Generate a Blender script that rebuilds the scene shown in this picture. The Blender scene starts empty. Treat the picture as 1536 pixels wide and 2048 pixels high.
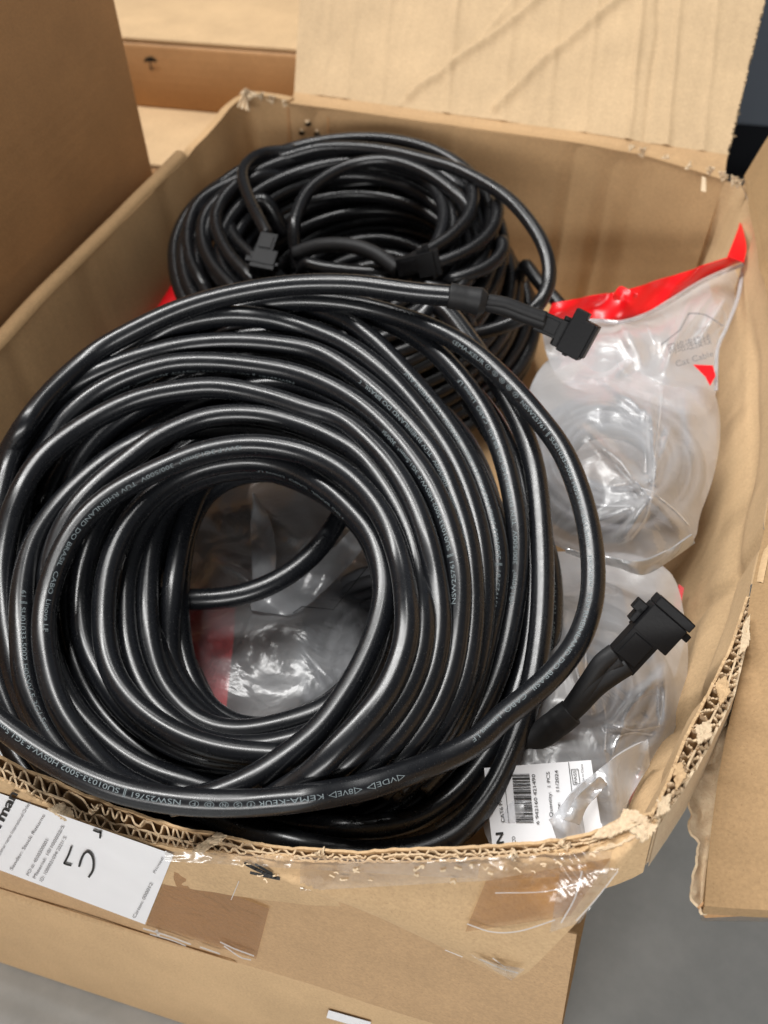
import bpy, bmesh, math, random
import numpy as np
from mathutils import Vector, Matrix
rng = np.random.default_rng(7); random.seed(7)
scene = bpy.context.scene
COL = scene.collection
# ------------------------------------------------------------------ camera
FPX = 2100.0; CH = 0.30                       # focal length in photo pixels (2048 tall), camera height above the box rim
def cam_rot(p, y, r):
    f = np.array([math.sin(y)*math.cos(p), math.cos(y)*math.cos(p), -math.sin(p)])
    rt = np.array([math.cos(y), -math.sin(y), 0.0]); dn = np.cross(f, rt)
    c, s = math.cos(r), math.sin(r)
    return np.stack([c*rt+s*dn, -s*rt+c*dn, f])
RC = cam_rot(*np.radians([44.23, -20.88, 4.37]))
CAM = np.array([0, 0, CH])
cd = bpy.data.cameras.new("camera"); cam = bpy.data.objects.new("camera", cd); COL.objects.link(cam)
cam.matrix_world = Matrix([[RC[0][i], -RC[1][i], -RC[2][i], CAM[i]] for i in range(3)] + [[0, 0, 0, 1]])
cd.sensor_fit = 'VERTICAL'; cd.sensor_height = 24; cd.lens = 24*FPX/2048
cd.clip_start = 0.01; cd.clip_end = 60
cd.dof.use_dof = True; cd.dof.focus_distance = 0.36; cd.dof.aperture_fstop = 10
scene.camera = cam
# ------------------------------------------------------------------ light: a hall lit by long ceiling strips, plus an added low front fill
w = bpy.data.worlds.new("World"); scene.world = w; w.use_nodes = True
w.node_tree.nodes["Background"].inputs[0].default_value = (0.93, 0.96, 1.0, 1)
w.node_tree.nodes["Background"].inputs[1].default_value = 0.08
def strip(loc, sx, sy, power, target, col=(.975, .965, .945)):
    l = bpy.data.lights.new("strip_or_fill_lamp", 'AREA'); l.shape = 'RECTANGLE'; l.size = sx; l.size_y = sy
    l.energy = power; l.color = col
    o = bpy.data.objects.new("strip_or_fill_lamp", l); COL.objects.link(o); o.location = loc
    o.rotation_euler = (Vector(target)-Vector(loc)).to_track_quat('-Z', 'Y').to_euler()
    return o
strip((-1.45, 0.55, 2.6), .22, 2.8, 112, (-.1, .4, 0))
strip((-.30, 0.85, 2.7), .20, 2.8, 36, (-.1, .4, 0))
strip((.35, -2.5, 1.0), 2.6, .34, 68, (-.1, .2, -.1))  # low fill added to brighten the front faces, not a ceiling strip
scene.view_settings.view_transform = 'Standard'; scene.view_settings.look = 'None'
scene.view_settings.exposure = 0.0; scene.view_settings.gamma = 1
# ------------------------------------------------------------------ photo pixel -> place in the room
def ray(x, y): return RC.T @ (np.array([x-768.0, y-1024.0, FPX])/FPX)
def at(x, y, z):
    d = ray(x, y); return CAM + d*((z-CH)/d[2])
def aty(x, y, Y):
    d = ray(x, y); return CAM + d*(Y/d[1])
def onp(x, y, n, p0):
    d = ray(x, y); return CAM + d*((n@(p0-CAM))/(n@d))
def unit(v): v = np.asarray(v, float); return v/np.linalg.norm(v)
# ------------------------------------------------------------------ helpers
ORG = {}
def thing(name, label, cat, loc, group=None):
    o = bpy.data.objects.new(name, None); COL.objects.link(o); o.location = loc; o.empty_display_size = .02
    o["label"] = label; o["category"] = cat
    group = group or {"cable coil": "black cable coils in the open box", "plastic bag": "clear plastic bags under the coils", "patch cable": "grey patch cables in the bags"}.get(cat) or ("closed boxes around the open box" if cat == "cardboard box" and "large open" not in label else None)
    if group: o["group"] = group
    ORG[o] = np.array(loc, float); return o
def obj(name, V, F, mat, parent=None, smooth=False, label=None, cat=None, kind=None, group=None):
    V = np.asarray(V, float).reshape(-1, 3)
    org = ORG[parent] if parent else np.zeros(3)
    me = bpy.data.meshes.new(name); me.from_pydata((V-org).tolist(), [], [tuple(int(i) for i in f) for f in F]); me.update()
    if smooth: me.polygons.foreach_set("use_smooth", [True]*len(me.polygons))
    mats = mat if isinstance(mat, (list, tuple)) else [mat]
    for m in mats: me.materials.append(m)
    o = bpy.data.objects.new(name, me); COL.objects.link(o)
    if parent: o.parent = parent
    ORG[o] = org
    if label: o["label"] = label
    if cat: o["category"] = cat
    if kind: o["kind"] = kind
    if group: o["group"] = group
    return o
def resample(P, n=None, step=None):
    P = np.asarray(P, float); s = np.r_[0, np.cumsum(np.linalg.norm(np.diff(P[:, :2], axis=0), axis=1))]
    if n is None: n = max(4, int(s[-1]/step)+1)
    t = np.linspace(0, s[-1], n)
    return np.stack([np.interp(t, s, P[:, k]) for k in range(P.shape[1])], 1)
def spline(P, closed=False, sub=10):
    P = np.asarray(P, float); n = len(P)
    Q = np.vstack([P[-1:], P, P[:2]]) if closed else np.vstack([2*P[0]-P[1], P, 2*P[-1]-P[-2]])
    out = []
    for i in range(1, len(Q)-2):
        p0, p1, p2, p3 = Q[i-1], Q[i], Q[i+1], Q[i+2]
        for t in np.linspace(0, 1, sub, endpoint=False):
            out.append(.5*((2*p1)+(-p0+p2)*t+(2*p0-5*p1+4*p2-p3)*t*t+(-p0+3*p1-3*p2+p3)*t**3))
    if not closed: out.append(Q[-2])
    return np.array(out)
def vnoise(x, y, seed=0):
    x = np.asarray(x, float); y = np.asarray(y, float); xi = np.floor(x); yi = np.floor(y); fx = x-xi; fy = y-yi
    fx = fx*fx*(3-2*fx); fy = fy*fy*(3-2*fy)
    def h(a, b):
        v = np.sin(a*127.1+b*311.7+seed*74.7)*43758.5453; return v-np.floor(v)
    return (h(xi, yi)*(1-fx)+h(xi+1, yi)*fx)*(1-fy)+(h(xi, yi+1)*(1-fx)+h(xi+1, yi+1)*fx)*fy-.5
def segd(X, Y, a, b):
    ax, ay = a; bx, by = b; dx, dy = bx-ax, by-ay
    t = np.clip(((X-ax)*dx+(Y-ay)*dy)/(dx*dx+dy*dy), 0, 1)
    return np.hypot(X-ax-t*dx, Y-ay-t*dy), t
def grid(name, P, mat, parent, thick=0.0, smooth=True, flip=False, **k):
    """P: (nu, nv, 3). Sheet, or a shell of that thickness behind the sheet."""
    P = np.asarray(P, float); nu, nv = P.shape[:2]
    N = np.cross(np.gradient(P, axis=0), np.gradient(P, axis=1)); N /= np.linalg.norm(N, axis=2, keepdims=True)+1e-12
    flip = float((N*(CAM-P)).sum()) < 0            # the seen side is the face, thickness goes behind it
    if flip: N = -N
    V = P.reshape(-1, 3); F = []
    idx = lambda i, j: i*nv+j
    for i in range(nu-1):
        for j in range(nv-1):
            q = (idx(i, j), idx(i+1, j), idx(i+1, j+1), idx(i, j+1))
            F.append(q if not flip else q[::-1])
    if thick:
        n = len(V); V = np.vstack([V, (P-N*thick).reshape(-1, 3)])
        F += [tuple(v+n for v in f[::-1]) for f in F]
        bd = [idx(i, 0) for i in range(nu)]+[idx(nu-1, j) for j in range(1, nv)]+[idx(i, nv-1) for i in range(nu-2, -1, -1)]+[idx(0, j) for j in range(nv-2, 0, -1)]
        for a, b in zip(bd, bd[1:]+bd[:1]):
            q = (a, b, b+n, a+n); F.append(q[::-1] if not flip else q)
    o = obj(name, V, F, mat, parent, smooth, **k)
    if thick and smooth: sharp(o)
    return o
def sharp(o, ang=40):
    bm = bmesh.new(); bm.from_mesh(o.data)
    for e in bm.edges:
        if len(e.link_faces) == 2 and e.calc_face_angle(0) > math.radians(ang): e.smooth = False
    bm.to_mesh(o.data); bm.free()
def frames(P, closed=False):
    P = np.asarray(P); T = np.gradient(P, axis=0)
    if closed: T = (np.roll(P, -1, 0)-np.roll(P, 1, 0))
    T /= np.linalg.norm(T, axis=1, keepdims=True)+1e-12
    Vw = CAM-P; Vw = Vw-(Vw*T).sum(1, keepdims=True)*T; Vw /= np.linalg.norm(Vw, axis=1, keepdims=True)+1e-12
    return T, Vw, np.cross(T, Vw)
def tube_geo(P, r, sides=14, closed=False, cap=True, sq=1.0):
    P = np.asarray(P, float); n = len(P); T, A, B = frames(P, closed)
    r = np.broadcast_to(np.asarray(r, float), (n,))
    th = np.linspace(0, 2*math.pi, sides, endpoint=False)
    V = (P[:, None]+r[:, None, None]*(np.cos(th)[None, :, None]*A[:, None]*sq+np.sin(th)[None, :, None]*B[:, None])).reshape(-1, 3)
    F = []
    for i in range(n if closed else n-1):
        i2 = (i+1) % n
        for j in range(sides):
            j2 = (j+1) % sides; F.append((i*sides+j, i2*sides+j, i2*sides+j2, i*sides+j2))
    if cap and not closed:
        F.append(tuple(range(sides))); F.append(tuple(range((n-1)*sides, n*sides))[::-1])
    return V, F
def tube(name, P, r, mat, parent=None, sides=14, closed=False, sq=1.0, **k):
    V, F = tube_geo(P, r, sides, closed, sq=sq); return obj(name, V, F, mat, parent, True, **k)
def merge(parts):
    V = []; F = []; n = 0
    for v, f in parts:
        v = np.asarray(v).reshape(-1, 3); V.append(v); F += [tuple(i+n for i in q) for q in f]; n += len(v)
    return np.vstack(V), F
def box_geo(c, ax, ay, az, s, bev=0.0):
    """box centred at c along unit axes with full sizes s, bevelled"""
    bm = bmesh.new(); bmesh.ops.create_cube(bm, size=1)
    for v in bm.verts: v.co = Vector((v.co.x*s[0], v.co.y*s[1], v.co.z*s[2]))
    if bev: bmesh.ops.bevel(bm, geom=bm.edges[:], offset=bev, segments=2, profile=.5, affect='EDGES')
    bm.verts.ensure_lookup_table()
    V = np.array([v.co[:] for v in bm.verts]); F = [tuple(v.index for v in f.verts) for f in bm.faces]; bm.free()
    M = np.stack([ax, ay, az]); return np.asarray(c)+V@M, F
_tcache = {}
def text_geo(s, cuts=5, bold=False):
    key = (s, cuts)
    if key in _tcache: return _tcache[key]
    cu = bpy.data.curves.new("t", 'FONT'); cu.body = s; cu.size = 1; cu.resolution_u = 3
    if bold: cu.offset = .018
    o = bpy.data.objects.new("t", cu); COL.objects.link(o)
    dg = bpy.context.evaluated_depsgraph_get(); me = bpy.data.meshes.new_from_object(o.evaluated_get(dg))
    bpy.data.objects.remove(o); bm = bmesh.new(); bm.from_mesh(me); bpy.data.meshes.remove(me)
    for k in range(1, cuts):
        bmesh.ops.bisect_plane(bm, geom=bm.verts[:]+bm.edges[:]+bm.faces[:], plane_co=(0, .72*k/cuts, 0), plane_no=(0, 1, 0))
    bmesh.ops.triangulate(bm, faces=bm.faces[:]); bm.verts.ensure_lookup_table()
    V = np.array([v.co[:] for v in bm.verts]); F = [tuple(v.index for v in f.verts) for f in bm.faces]; bm.free()
    _tcache[key] = (V, F); return V, F
# ------------------------------------------------------------------ materials
def new_mat(name):
    m = bpy.data.materials.new(name); m.use_nodes = True; nt = m.node_tree
    return m, nt, nt.nodes["Principled BSDF"]
def nd(nt, t, **k):
    n = nt.nodes.new(t)
    for a, b in k.items():
        if a in n.inputs: n.inputs[a].default_value = b
        else: setattr(n, a, b)
    return n
def cardboard(name, c, axis='X', flute=.14, rough=.78, period=.0075):
    m, nt, bs = new_mat(name); L = nt.links.new
    tc = nd(nt, 'ShaderNodeTexCoord')
    n1 = nd(nt, 'ShaderNodeTexNoise', Scale=18, Detail=5, Roughness=.65); L(tc.outputs['Object'], n1.inputs['Vector'])
    n2 = nd(nt, 'ShaderNodeTexNoise', Scale=850, Detail=3, Roughness=.6); L(tc.outputs['Object'], n2.inputs['Vector'])
    mp = nd(nt, 'ShaderNodeMapping'); mp.inputs['Scale'].default_value = (1, 1, 1)
    L(tc.outputs['Object'], mp.inputs['Vector'])
    wv = nd(nt, 'ShaderNodeTexWave', Scale=.314/period, Distortion=.6, Detail=2); wv.bands_direction = axis
    wv.inputs['Detail Scale'].default_value = .4
    L(mp.outputs[0], wv.inputs['Vector'])
    r1 = nd(nt, 'ShaderNodeMix', data_type='RGBA'); r1.inputs[6].default_value = (*[v*.72 for v in c], 1); r1.inputs[7].default_value = (*[min(1, v*1.22) for v in c], 1)
    L(n1.outputs[0], r1.inputs[0])
    r2 = nd(nt, 'ShaderNodeMix', data_type='RGBA', blend_type='OVERLAY'); r2.inputs[0].default_value = .28
    L(r1.outputs[2], r2.inputs[6]); L(n2.outputs[0], r2.inputs[7])
    sp = nd(nt, 'ShaderNodeTexNoise', Scale=1500, Detail=1); L(tc.outputs['Object'], sp.inputs['Vector'])
    sr = nd(nt, 'ShaderNodeMapRange'); sr.inputs[1].default_value = .66; sr.inputs[2].default_value = .74; sr.inputs[4].default_value = .38; L(sp.outputs[0], sr.inputs[0])
    r3 = nd(nt, 'ShaderNodeMix', data_type='RGBA'); r3.inputs[7].default_value = (c[0]*.45, c[1]*.4, c[2]*.35, 1); L(sr.outputs[0], r3.inputs[0]); L(r2.outputs[2], r3.inputs[6])
    L(r3.outputs[2], bs.inputs['Base Color'])
    b1 = nd(nt, 'ShaderNodeBump', Strength=flute, Distance=.0006); L(wv.outputs[1], b1.inputs['Height'])
    b2 = nd(nt, 'ShaderNodeBump', Strength=.12, Distance=.0004); L(n2.outputs[0], b2.inputs['Height']); L(b1.outputs[0], b2.inputs['Normal'])
    n3 = nd(nt, 'ShaderNodeTexNoise', Scale=60, Detail=3); L(tc.outputs['Object'], n3.inputs['Vector'])
    b3 = nd(nt, 'ShaderNodeBump', Strength=.16, Distance=.001); L(n3.outputs[0], b3.inputs['Height']); L(b2.outputs[0], b3.inputs['Normal'])
    L(b3.outputs[0], bs.inputs['Normal'])
    bs.inputs['Roughness'].default_value = rough; bs.inputs['Specular IOR Level'].default_value = .3
    return m
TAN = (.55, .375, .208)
M_card = cardboard("cardboard", TAN, 'X')
M_cardy = cardboard("cardboard_y", TAN, 'Y')
M_in = cardboard("cardboard_inside", (.44, .28, .142), 'X', .05)  # same board darkened, putting the shade inside the box into the colour
M_iny = cardboard("cardboard_inside_shaded_y", (.44, .28, .14), 'Y', .05)
M_front = cardboard("cardboard_front", (.49, .318, .172), 'X', .08)
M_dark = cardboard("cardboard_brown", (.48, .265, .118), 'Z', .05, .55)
M_flap = cardboard("cardboard_flap", (.475, .338, .198), 'X', .2)
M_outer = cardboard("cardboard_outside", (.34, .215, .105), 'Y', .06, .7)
M_torn = cardboard("torn_paper", (.63, .49, .33), 'X', .05, .9)
M_flute = cardboard("flute_paper", (.60, .45, .29), 'Z', .03, .9)
def plain(name, c, rough=.5, spec=.5, bump=0, bscale=300, var=0, metal=0):
    m, nt, bs = new_mat(name); L = nt.links.new
    bs.inputs['Base Color'].default_value = (*c, 1); bs.inputs['Roughness'].default_value = rough; bs.inputs['Specular IOR Level'].default_value = spec
    bs.inputs['Metallic'].default_value = metal
    tc = nd(nt, 'ShaderNodeTexCoord'); n = nd(nt, 'ShaderNodeTexNoise', Scale=bscale, Detail=4); L(tc.outputs['Object'], n.inputs['Vector'])
    if bump:
        b = nd(nt, 'ShaderNodeBump', Strength=bump, Distance=.0005); L(n.outputs[0], b.inputs['Height']); L(b.outputs[0], bs.inputs['Normal'])
    if var:
        x = nd(nt, 'ShaderNodeMix', data_type='RGBA'); x.inputs[6].default_value = (*[v*(1-var) for v in c], 1); x.inputs[7].default_value = (*[v*(1+var) for v in c], 1)
        L(n.outputs[0], x.inputs[0]); L(x.outputs[2], bs.inputs['Base Color'])
    return m
def cable_mat(name, c, rough, spec):
    m, nt, bs = new_mat(name); L = nt.links.new
    bs.inputs['Base Color'].default_value = (*c, 1); bs.inputs['Specular IOR Level'].default_value = spec
    tc = nd(nt, 'ShaderNodeTexCoord')
    n = nd(nt, 'ShaderNodeTexNoise', Scale=140, Detail=6, Roughness=.7); L(tc.outputs['Object'], n.inputs['Vector'])
    mr = nd(nt, 'ShaderNodeMapRange'); mr.inputs[1].default_value = .3; mr.inputs[2].default_value = .7; mr.inputs[3].default_value = rough-.03; mr.inputs[4].default_value = rough+.05
    L(n.outputs[0], mr.inputs[0]); L(mr.outputs[0], bs.inputs['Roughness'])
    d = nd(nt, 'ShaderNodeTexNoise', Scale=2600, Detail=1); L(tc.outputs['Object'], d.inputs['Vector'])
    cr = nd(nt, 'ShaderNodeMapRange'); cr.inputs[1].default_value = .70; cr.inputs[2].default_value = .78; L(d.outputs[0], cr.inputs[0])
    x = nd(nt, 'ShaderNodeMix', data_type='RGBA'); x.inputs[6].default_value = (*c, 1); x.inputs[7].default_value = (.09, .09, .09, 1)
    L(cr.outputs[0], x.inputs[0]); L(x.outputs[2], bs.inputs['Base Color'])
    n2 = nd(nt, 'ShaderNodeTexNoise', Scale=220, Detail=2); L(tc.outputs['Object'], n2.inputs['Vector'])
    b = nd(nt, 'ShaderNodeBump', Strength=.012, Distance=.0003); L(n2.outputs[0], b.inputs['Height']); L(b.outputs[0], bs.inputs['Normal'])
    return m
M_cable = cable_mat("black_pvc", (.0065, .0072, .009), .27, .6)
M_cable2 = cable_mat("black_rubber", (.008, .008, .009), .28, .45)
M_grey = plain("grey_pvc", (.21, .21, .225), .4, .5)
M_conn = plain("black_nylon", (.006, .006, .007), .45, .2, .1, 900)
M_hole = plain("dark_socket", (.003, .003, .003), .8, .1)
M_shrink = plain("heat_shrink", (.014, .014, .015), .55, .3, .4, 260)
M_print = plain("cable_print", (.16, .19, .20), .6, .3, 0, 1500, .35)
M_ink = plain("black_ink", (.02, .02, .02), .6, .3)
M_inkgrey = plain("grey_ink", (.17, .165, .17), .7, .3)
M_paper = plain("white_paper", (.80, .80, .82), .5, .4, .15, 60, .05)
M_red = plain("red_plastic", (.80, .008, .012), .28, .5, .15, 40, .1)
def concrete():
    m, nt, bs = new_mat("concrete_floor"); L = nt.links.new; tc = nd(nt, 'ShaderNodeTexCoord')
    a = nd(nt, 'ShaderNodeTexNoise', Scale=11, Detail=10, Roughness=.72); L(tc.outputs['Object'], a.inputs['Vector'])
    r = nd(nt, 'ShaderNodeValToRGB'); e = r.color_ramp.elements; e[0].position = .3; e[0].color = (.36, .38, .385, 1); e[1].position = .7; e[1].color = (.52, .535, .535, 1)
    L(a.outputs[0], r.inputs[0]); L(r.outputs[0], bs.inputs['Base Color']); bs.inputs['Roughness'].default_value = .6
    b = nd(nt, 'ShaderNodeBump', Strength=.1, Distance=.002); L(a.outputs[0], b.inputs['Height']); L(b.outputs[0], bs.inputs['Normal'])
    return m
M_floor = concrete()
def film(name, haze=.3, tint=(.90, .92, .95), gloss=.22, rough=.13, bump=.5, clear=(.97, .97, .98), crinkle=.22):
    m, nt, bs = new_mat(name); L = nt.links.new; nt.nodes.remove(bs); out = nt.nodes['Material Output']
    tc = nd(nt, 'ShaderNodeTexCoord')
    n = nd(nt, 'ShaderNodeTexNoise', Scale=38, Detail=3, Roughness=.5, Distortion=1.2); L(tc.outputs['Object'], n.inputs['Vector'])
    n2 = nd(nt, 'ShaderNodeTexNoise', Scale=160, Detail=2); L(tc.outputs['Object'], n2.inputs['Vector'])
    b = nd(nt, 'ShaderNodeBump', Strength=bump, Distance=.004); L(n.outputs[0], b.inputs['Height'])
    b2 = nd(nt, 'ShaderNodeBump', Strength=bump*.4, Distance=.001); L(n2.outputs[0], b2.inputs['Height']); L(b.outputs[0], b2.inputs['Normal'])
    ad = nd(nt, 'ShaderNodeMixRGB', blend_type='ADD'); ad.inputs[0].default_value = .05; L(tc.outputs['Object'], ad.inputs[1]); L(n.outputs[1], ad.inputs[2])
    vo = nd(nt, 'ShaderNodeTexVoronoi', Scale=36); L(ad.outputs[0], vo.inputs['Vector'])
    b3 = nd(nt, 'ShaderNodeBump', Strength=crinkle, Distance=.006); L(vo.outputs['Distance'], b3.inputs['Height']); L(b2.outputs[0], b3.inputs['Normal']); b2 = b3
    t = nd(nt, 'ShaderNodeBsdfTransparent'); t.inputs[0].default_value = (*clear, 1)
    d = nd(nt, 'ShaderNodeBsdfDiffuse'); d.inputs[0].default_value = (*tint, 1)
    tr = nd(nt, 'ShaderNodeBsdfTranslucent'); tr.inputs[0].default_value = (*tint, 1)
    dd = nd(nt, 'ShaderNodeMixShader'); dd.inputs[0].default_value = .4; L(d.outputs[0], dd.inputs[1]); L(tr.outputs[0], dd.inputs[2])
    g = nd(nt, 'ShaderNodeBsdfGlossy'); g.inputs['Roughness'].default_value = rough; L(b2.outputs[0], g.inputs['Normal']); L(b2.outputs[0], d.inputs['Normal'])
    lw = nd(nt, 'ShaderNodeLayerWeight', Blend=.35); L(b2.outputs[0], lw.inputs['Normal'])
    mr = nd(nt, 'ShaderNodeMapRange'); mr.inputs[3].default_value = haze*.75; mr.inputs[4].default_value = min(1, haze*2.2); L(lw.outputs['Facing'], mr.inputs[0])
    m1 = nd(nt, 'ShaderNodeMixShader'); L(mr.outputs[0], m1.inputs[0]); L(t.outputs[0], m1.inputs[1]); L(dd.outputs[0], m1.inputs[2])
    m2 = nd(nt, 'ShaderNodeMixShader'); mg = nd(nt, 'ShaderNodeMapRange'); mg.inputs[3].default_value = gloss*.5; mg.inputs[4].default_value = min(1, gloss*3)
    L(lw.outputs['Fresnel'], mg.inputs[0]); L(mg.outputs[0], m2.inputs[0]); L(m1.outputs[0], m2.inputs[1]); L(g.outputs[0], m2.inputs[2])
    L(m2.outputs[0], out.inputs['Surface']); return m
M_bag = film("clear_bag_film", .33, tint=(.95, .96, .98), gloss=.11, rough=.30, bump=.07, crinkle=.15)
M_bagd = film("thin_bag_film", .36, gloss=.10, rough=.28, bump=.2)
M_back = film("bag_back_film", .62, gloss=.10, rough=.35, bump=.1)
M_bag2 = film("milky_bag_film", .5, gloss=.18, rough=.22, bump=.2)
M_tape = film("clear_tape", .09, (.78, .75, .70), .20, .22, .14, (.93, .91, .88))
M_btape = film("brown_tape", .20, (.42, .27, .15), .10, .25, .3, (.88, .78, .66))
M_glint = film("wrinkled_tape", .04, (.9, .88, .85), .30, .10, .9, (.95, .94, .92))
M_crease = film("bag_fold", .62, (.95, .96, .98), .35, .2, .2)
M_cab = plain("dark_blue_grey_paint", (.085, .10, .125), .45, .4)
M_cabk = plain("shadow_black", (.006, .007, .010), .7, .2)
# ------------------------------------------------------------------ flat print, laid on a real surface by a plane function
def pxmap(pts, fn): return np.array([fn(p[0], p[1]) for p in pts])
def print_text(name, s, a, b, h, fn, mat, parent, bold=False):
    """text whose baseline runs from a to b (photo pixels), cap height h"""
    V, F = text_geo(s, 1, bold); a = np.array(a, float); b = np.array(b, float); L = np.linalg.norm(b-a); e = (b-a)/L; up = np.array([e[1], -e[0]])
    W = V[:, 0].max()
    Q = [a+e*(v[0]/W*L)+up*(v[1]*h/.7) for v in V]
    return obj(name, pxmap(Q, fn), F, mat, parent)
def stroke_geo(pts, wd, fn, sm=True):
    P = spline(pts, sub=8) if sm and len(pts) > 2 else np.array(pts, float)
    T = np.gradient(P, axis=0); T /= np.linalg.norm(T, axis=1, keepdims=True)+1e-9; Nn = np.stack([-T[:, 1], T[:, 0]], 1)*wd/2
    V = np.vstack([pxmap(P+Nn, fn), pxmap(P-Nn, fn)]); n = len(P)
    return V, [(i, i+1, n+i+1, n+i) for i in range(n-1)]
def quad_sheet(name, q, fn, mat, parent, nu=24, nv=12, amp=0.0, seed=1, **k):
    """sheet over a four-cornered photo outline (TL,TR,BR,BL) laid on fn; amp lifts it towards the viewer"""
    q = np.array(q, float); U = np.linspace(0, 1, nu); Vv = np.linspace(0, 1, nv); P = np.zeros((nu, nv, 3))
    for i, u in enumerate(U):
        for j, v in enumerate(Vv):
            p = (q[0]*(1-u)+q[1]*u)*(1-v)+(q[3]*(1-u)+q[2]*u)*v
            x = fn(p[0], p[1]); dlt = amp*abs(vnoise(p[0]/22., p[1]/16., seed))*2
            P[i, j] = x+unit(CAM-x)*dlt
    return grid(name, P, mat, parent, **k)
# ------------------------------------------------------------------ setting
S = 14
obj("floor", [(-S, -S, -.2262), (S, -S, -.2262), (S, S, -.2262), (-S, S, -.2262)], [(0, 1, 2, 3)], M_floor, kind="structure")
# ================================================================== the open box
XL, XR, YF, YB, ZB = -.335, -.003, .140, .655, -.115
BOX = thing("cardboard_box", "large open cardboard box with torn rim holding the black cable coils and bags", "cardboard box", (-.17, .39, ZB))
# --- front rim, torn double-wall edge
INN = [(-420, 1395), (-200, 1455), (0, 1512), (54, 1540), (117, 1563), (176, 1590), (258, 1620), (360, 1656), (433, 1668), (501, 1684), (583, 1697), (700, 1703), (717, 1706), (795, 1699), (932, 1694), (1069, 1686), (1147, 1676), (1186, 1664), (1245, 1636), (1303, 1628)]
OUT = [(-420, 1435), (-200, 1502), (0, 1559), (59, 1591), (137, 1637), (228, 1669), (319, 1691), (387, 1700), (501, 1714), (592, 1723), (678, 1725), (700, 1725), (834, 1724), (951, 1720), (1069, 1710), (1147, 1701), (1200, 1688), (1250, 1668), (1290, 1652), (1312, 1638)]
inn = resample(INN, 260); out = resample(OUT, 260)
def rim_y(x): return np.interp(x, [-420, 500, 834, 1100, 1312], [.1385, .1388, .142, .148, .158])
R_out = np.array([aty(p[0], p[1], rim_y(p[0])) for p in out])
R_in = np.array([at(a[0], a[1], o[2]) for a, o in zip(inn, R_out)])
def lerp_rim(f, dz=0.0, jig=0.0, seed=0):
    i = np.arange(260); ff = f+jig*vnoise(i/5., i*0+seed, seed)*2
    P = R_in*(1-ff[:, None])+R_out*ff[:, None]; P[:, 2] += dz; return P
def ribbon_geo(P, depth, th, ragged=0.0, seed=0):
    P = np.asarray(P); T = np.gradient(P, axis=0); T /= np.linalg.norm(T, axis=1, keepdims=True)
    Nn = np.cross(T, [0, 0, 1.]); Nn /= np.linalg.norm(Nn, axis=1, keepdims=True); n = len(P)
    i = np.arange(n); up = ragged*(vnoise(i/3., i*0, seed)+.7*vnoise(i/1.1, i*0, seed+3))
    top = P+np.stack([0*up, 0*up, up], 1); bot = P-np.array([0, 0, depth])
    V = np.vstack([top+Nn*th/2, top-Nn*th/2, bot+Nn*th/2, bot-Nn*th/2]); F = []
    for a in range(n-1):
        F += [(a, a+1, n+a+1, n+a), (a, 2*n+a, 2*n+a+1, a+1), (n+a, n+a+1, 3*n+a+1, 3*n+a)]
    return V, F
def flute(f0, f1, period, seed):
    m = 1400; t = np.linspace(0, 259, m); A = lerp_rim(f0); B = lerp_rim(f1)
    ip = lambda Q: np.stack([np.interp(t, np.arange(260), Q[:, k]) for k in range(3)], 1)
    A, B = ip(A), ip(B); s = np.r_[0, np.cumsum(np.linalg.norm(np.diff(A, axis=0), axis=1))]
    ph = s/period*2*math.pi+4*vnoise(s/.014, s*0, seed)*2
    q = np.tanh(1.3*np.sin(ph))/np.tanh(1.3)
    amp = .5*(1-.45*np.clip(vnoise(s/.02, s*0+2, seed)*2, 0, 1)); k = .5+q*amp
    P = A*(1-k[:, None])+B*k[:, None]; P[:, 2] += .0009*vnoise(s/.004, s*0, seed+5)
    return ribbon_geo(P, .030, .0006, .0008, seed)
V, F = ribbon_geo(lerp_rim(.05, .0006, .03, 1), .03, .0009, .0008, 1); obj("inner_liner", V, F, M_card, BOX)
V, F = ribbon_geo(lerp_rim(.54, 0, .10, 2), .030, .0006, .0016, 2); obj("middle_liner", V, F, M_flute, BOX)
V, F = ribbon_geo(lerp_rim(.96, 0, .03, 4), .030, .0008, .0014, 4); obj("outer_liner", V, F, M_card, BOX)
V, F = flute(.09, .54, .0060, 11); obj("corrugated_layer", V, F, M_flute, BOX)
V, F = flute(.58, .93, .0047, 12); obj("corrugated_layer", V, F, M_flute, BOX)
P = np.stack([lerp_rim(.04, -.028), lerp_rim(.98, -.028)], 1); grid("rim_core", P, M_in, BOX)
# torn paper tufts along the front rim
def tuft(p, size, seed, mat, parent, name="torn_paper"):
    r = np.random.default_rng(seed); n = 11; size = size*.66; V = []; F = []
    a = r.uniform(0, 6.28); e1 = np.array([math.cos(a), math.sin(a), r.uniform(.1, .6)]); e1 = unit(e1); e2 = unit(np.cross(e1, unit(CAM-p)))
    P = np.zeros((n, 5, 3))
    for i in range(n):
        for j in range(5):
            u = (i/(n-1)-.5); v = j/4
            wv = size*(.5*vnoise(i*1.7, j*1.3, seed)+.0)
            P[i, j] = p+e2*u*size*(1.1-.5*v)+e1*v*size*.55*(1+1.9*vnoise(i*1.9, 1, seed+1))+unit(CAM-p)*(wv+.18*size*math.sin(v*2.5))
    return grid(name, P, mat, parent, .0004)
for k, (x, y, s) in enumerate([(640, 1712, .005), (1020, 1706, .005), (1125, 1695, .005), (190, 1625, .005)]):
    z = np.interp(x, out[:, 0], R_out[:, 2]); tuft(at(x, y, z+.001), s, 30+k, M_torn, BOX)
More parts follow.
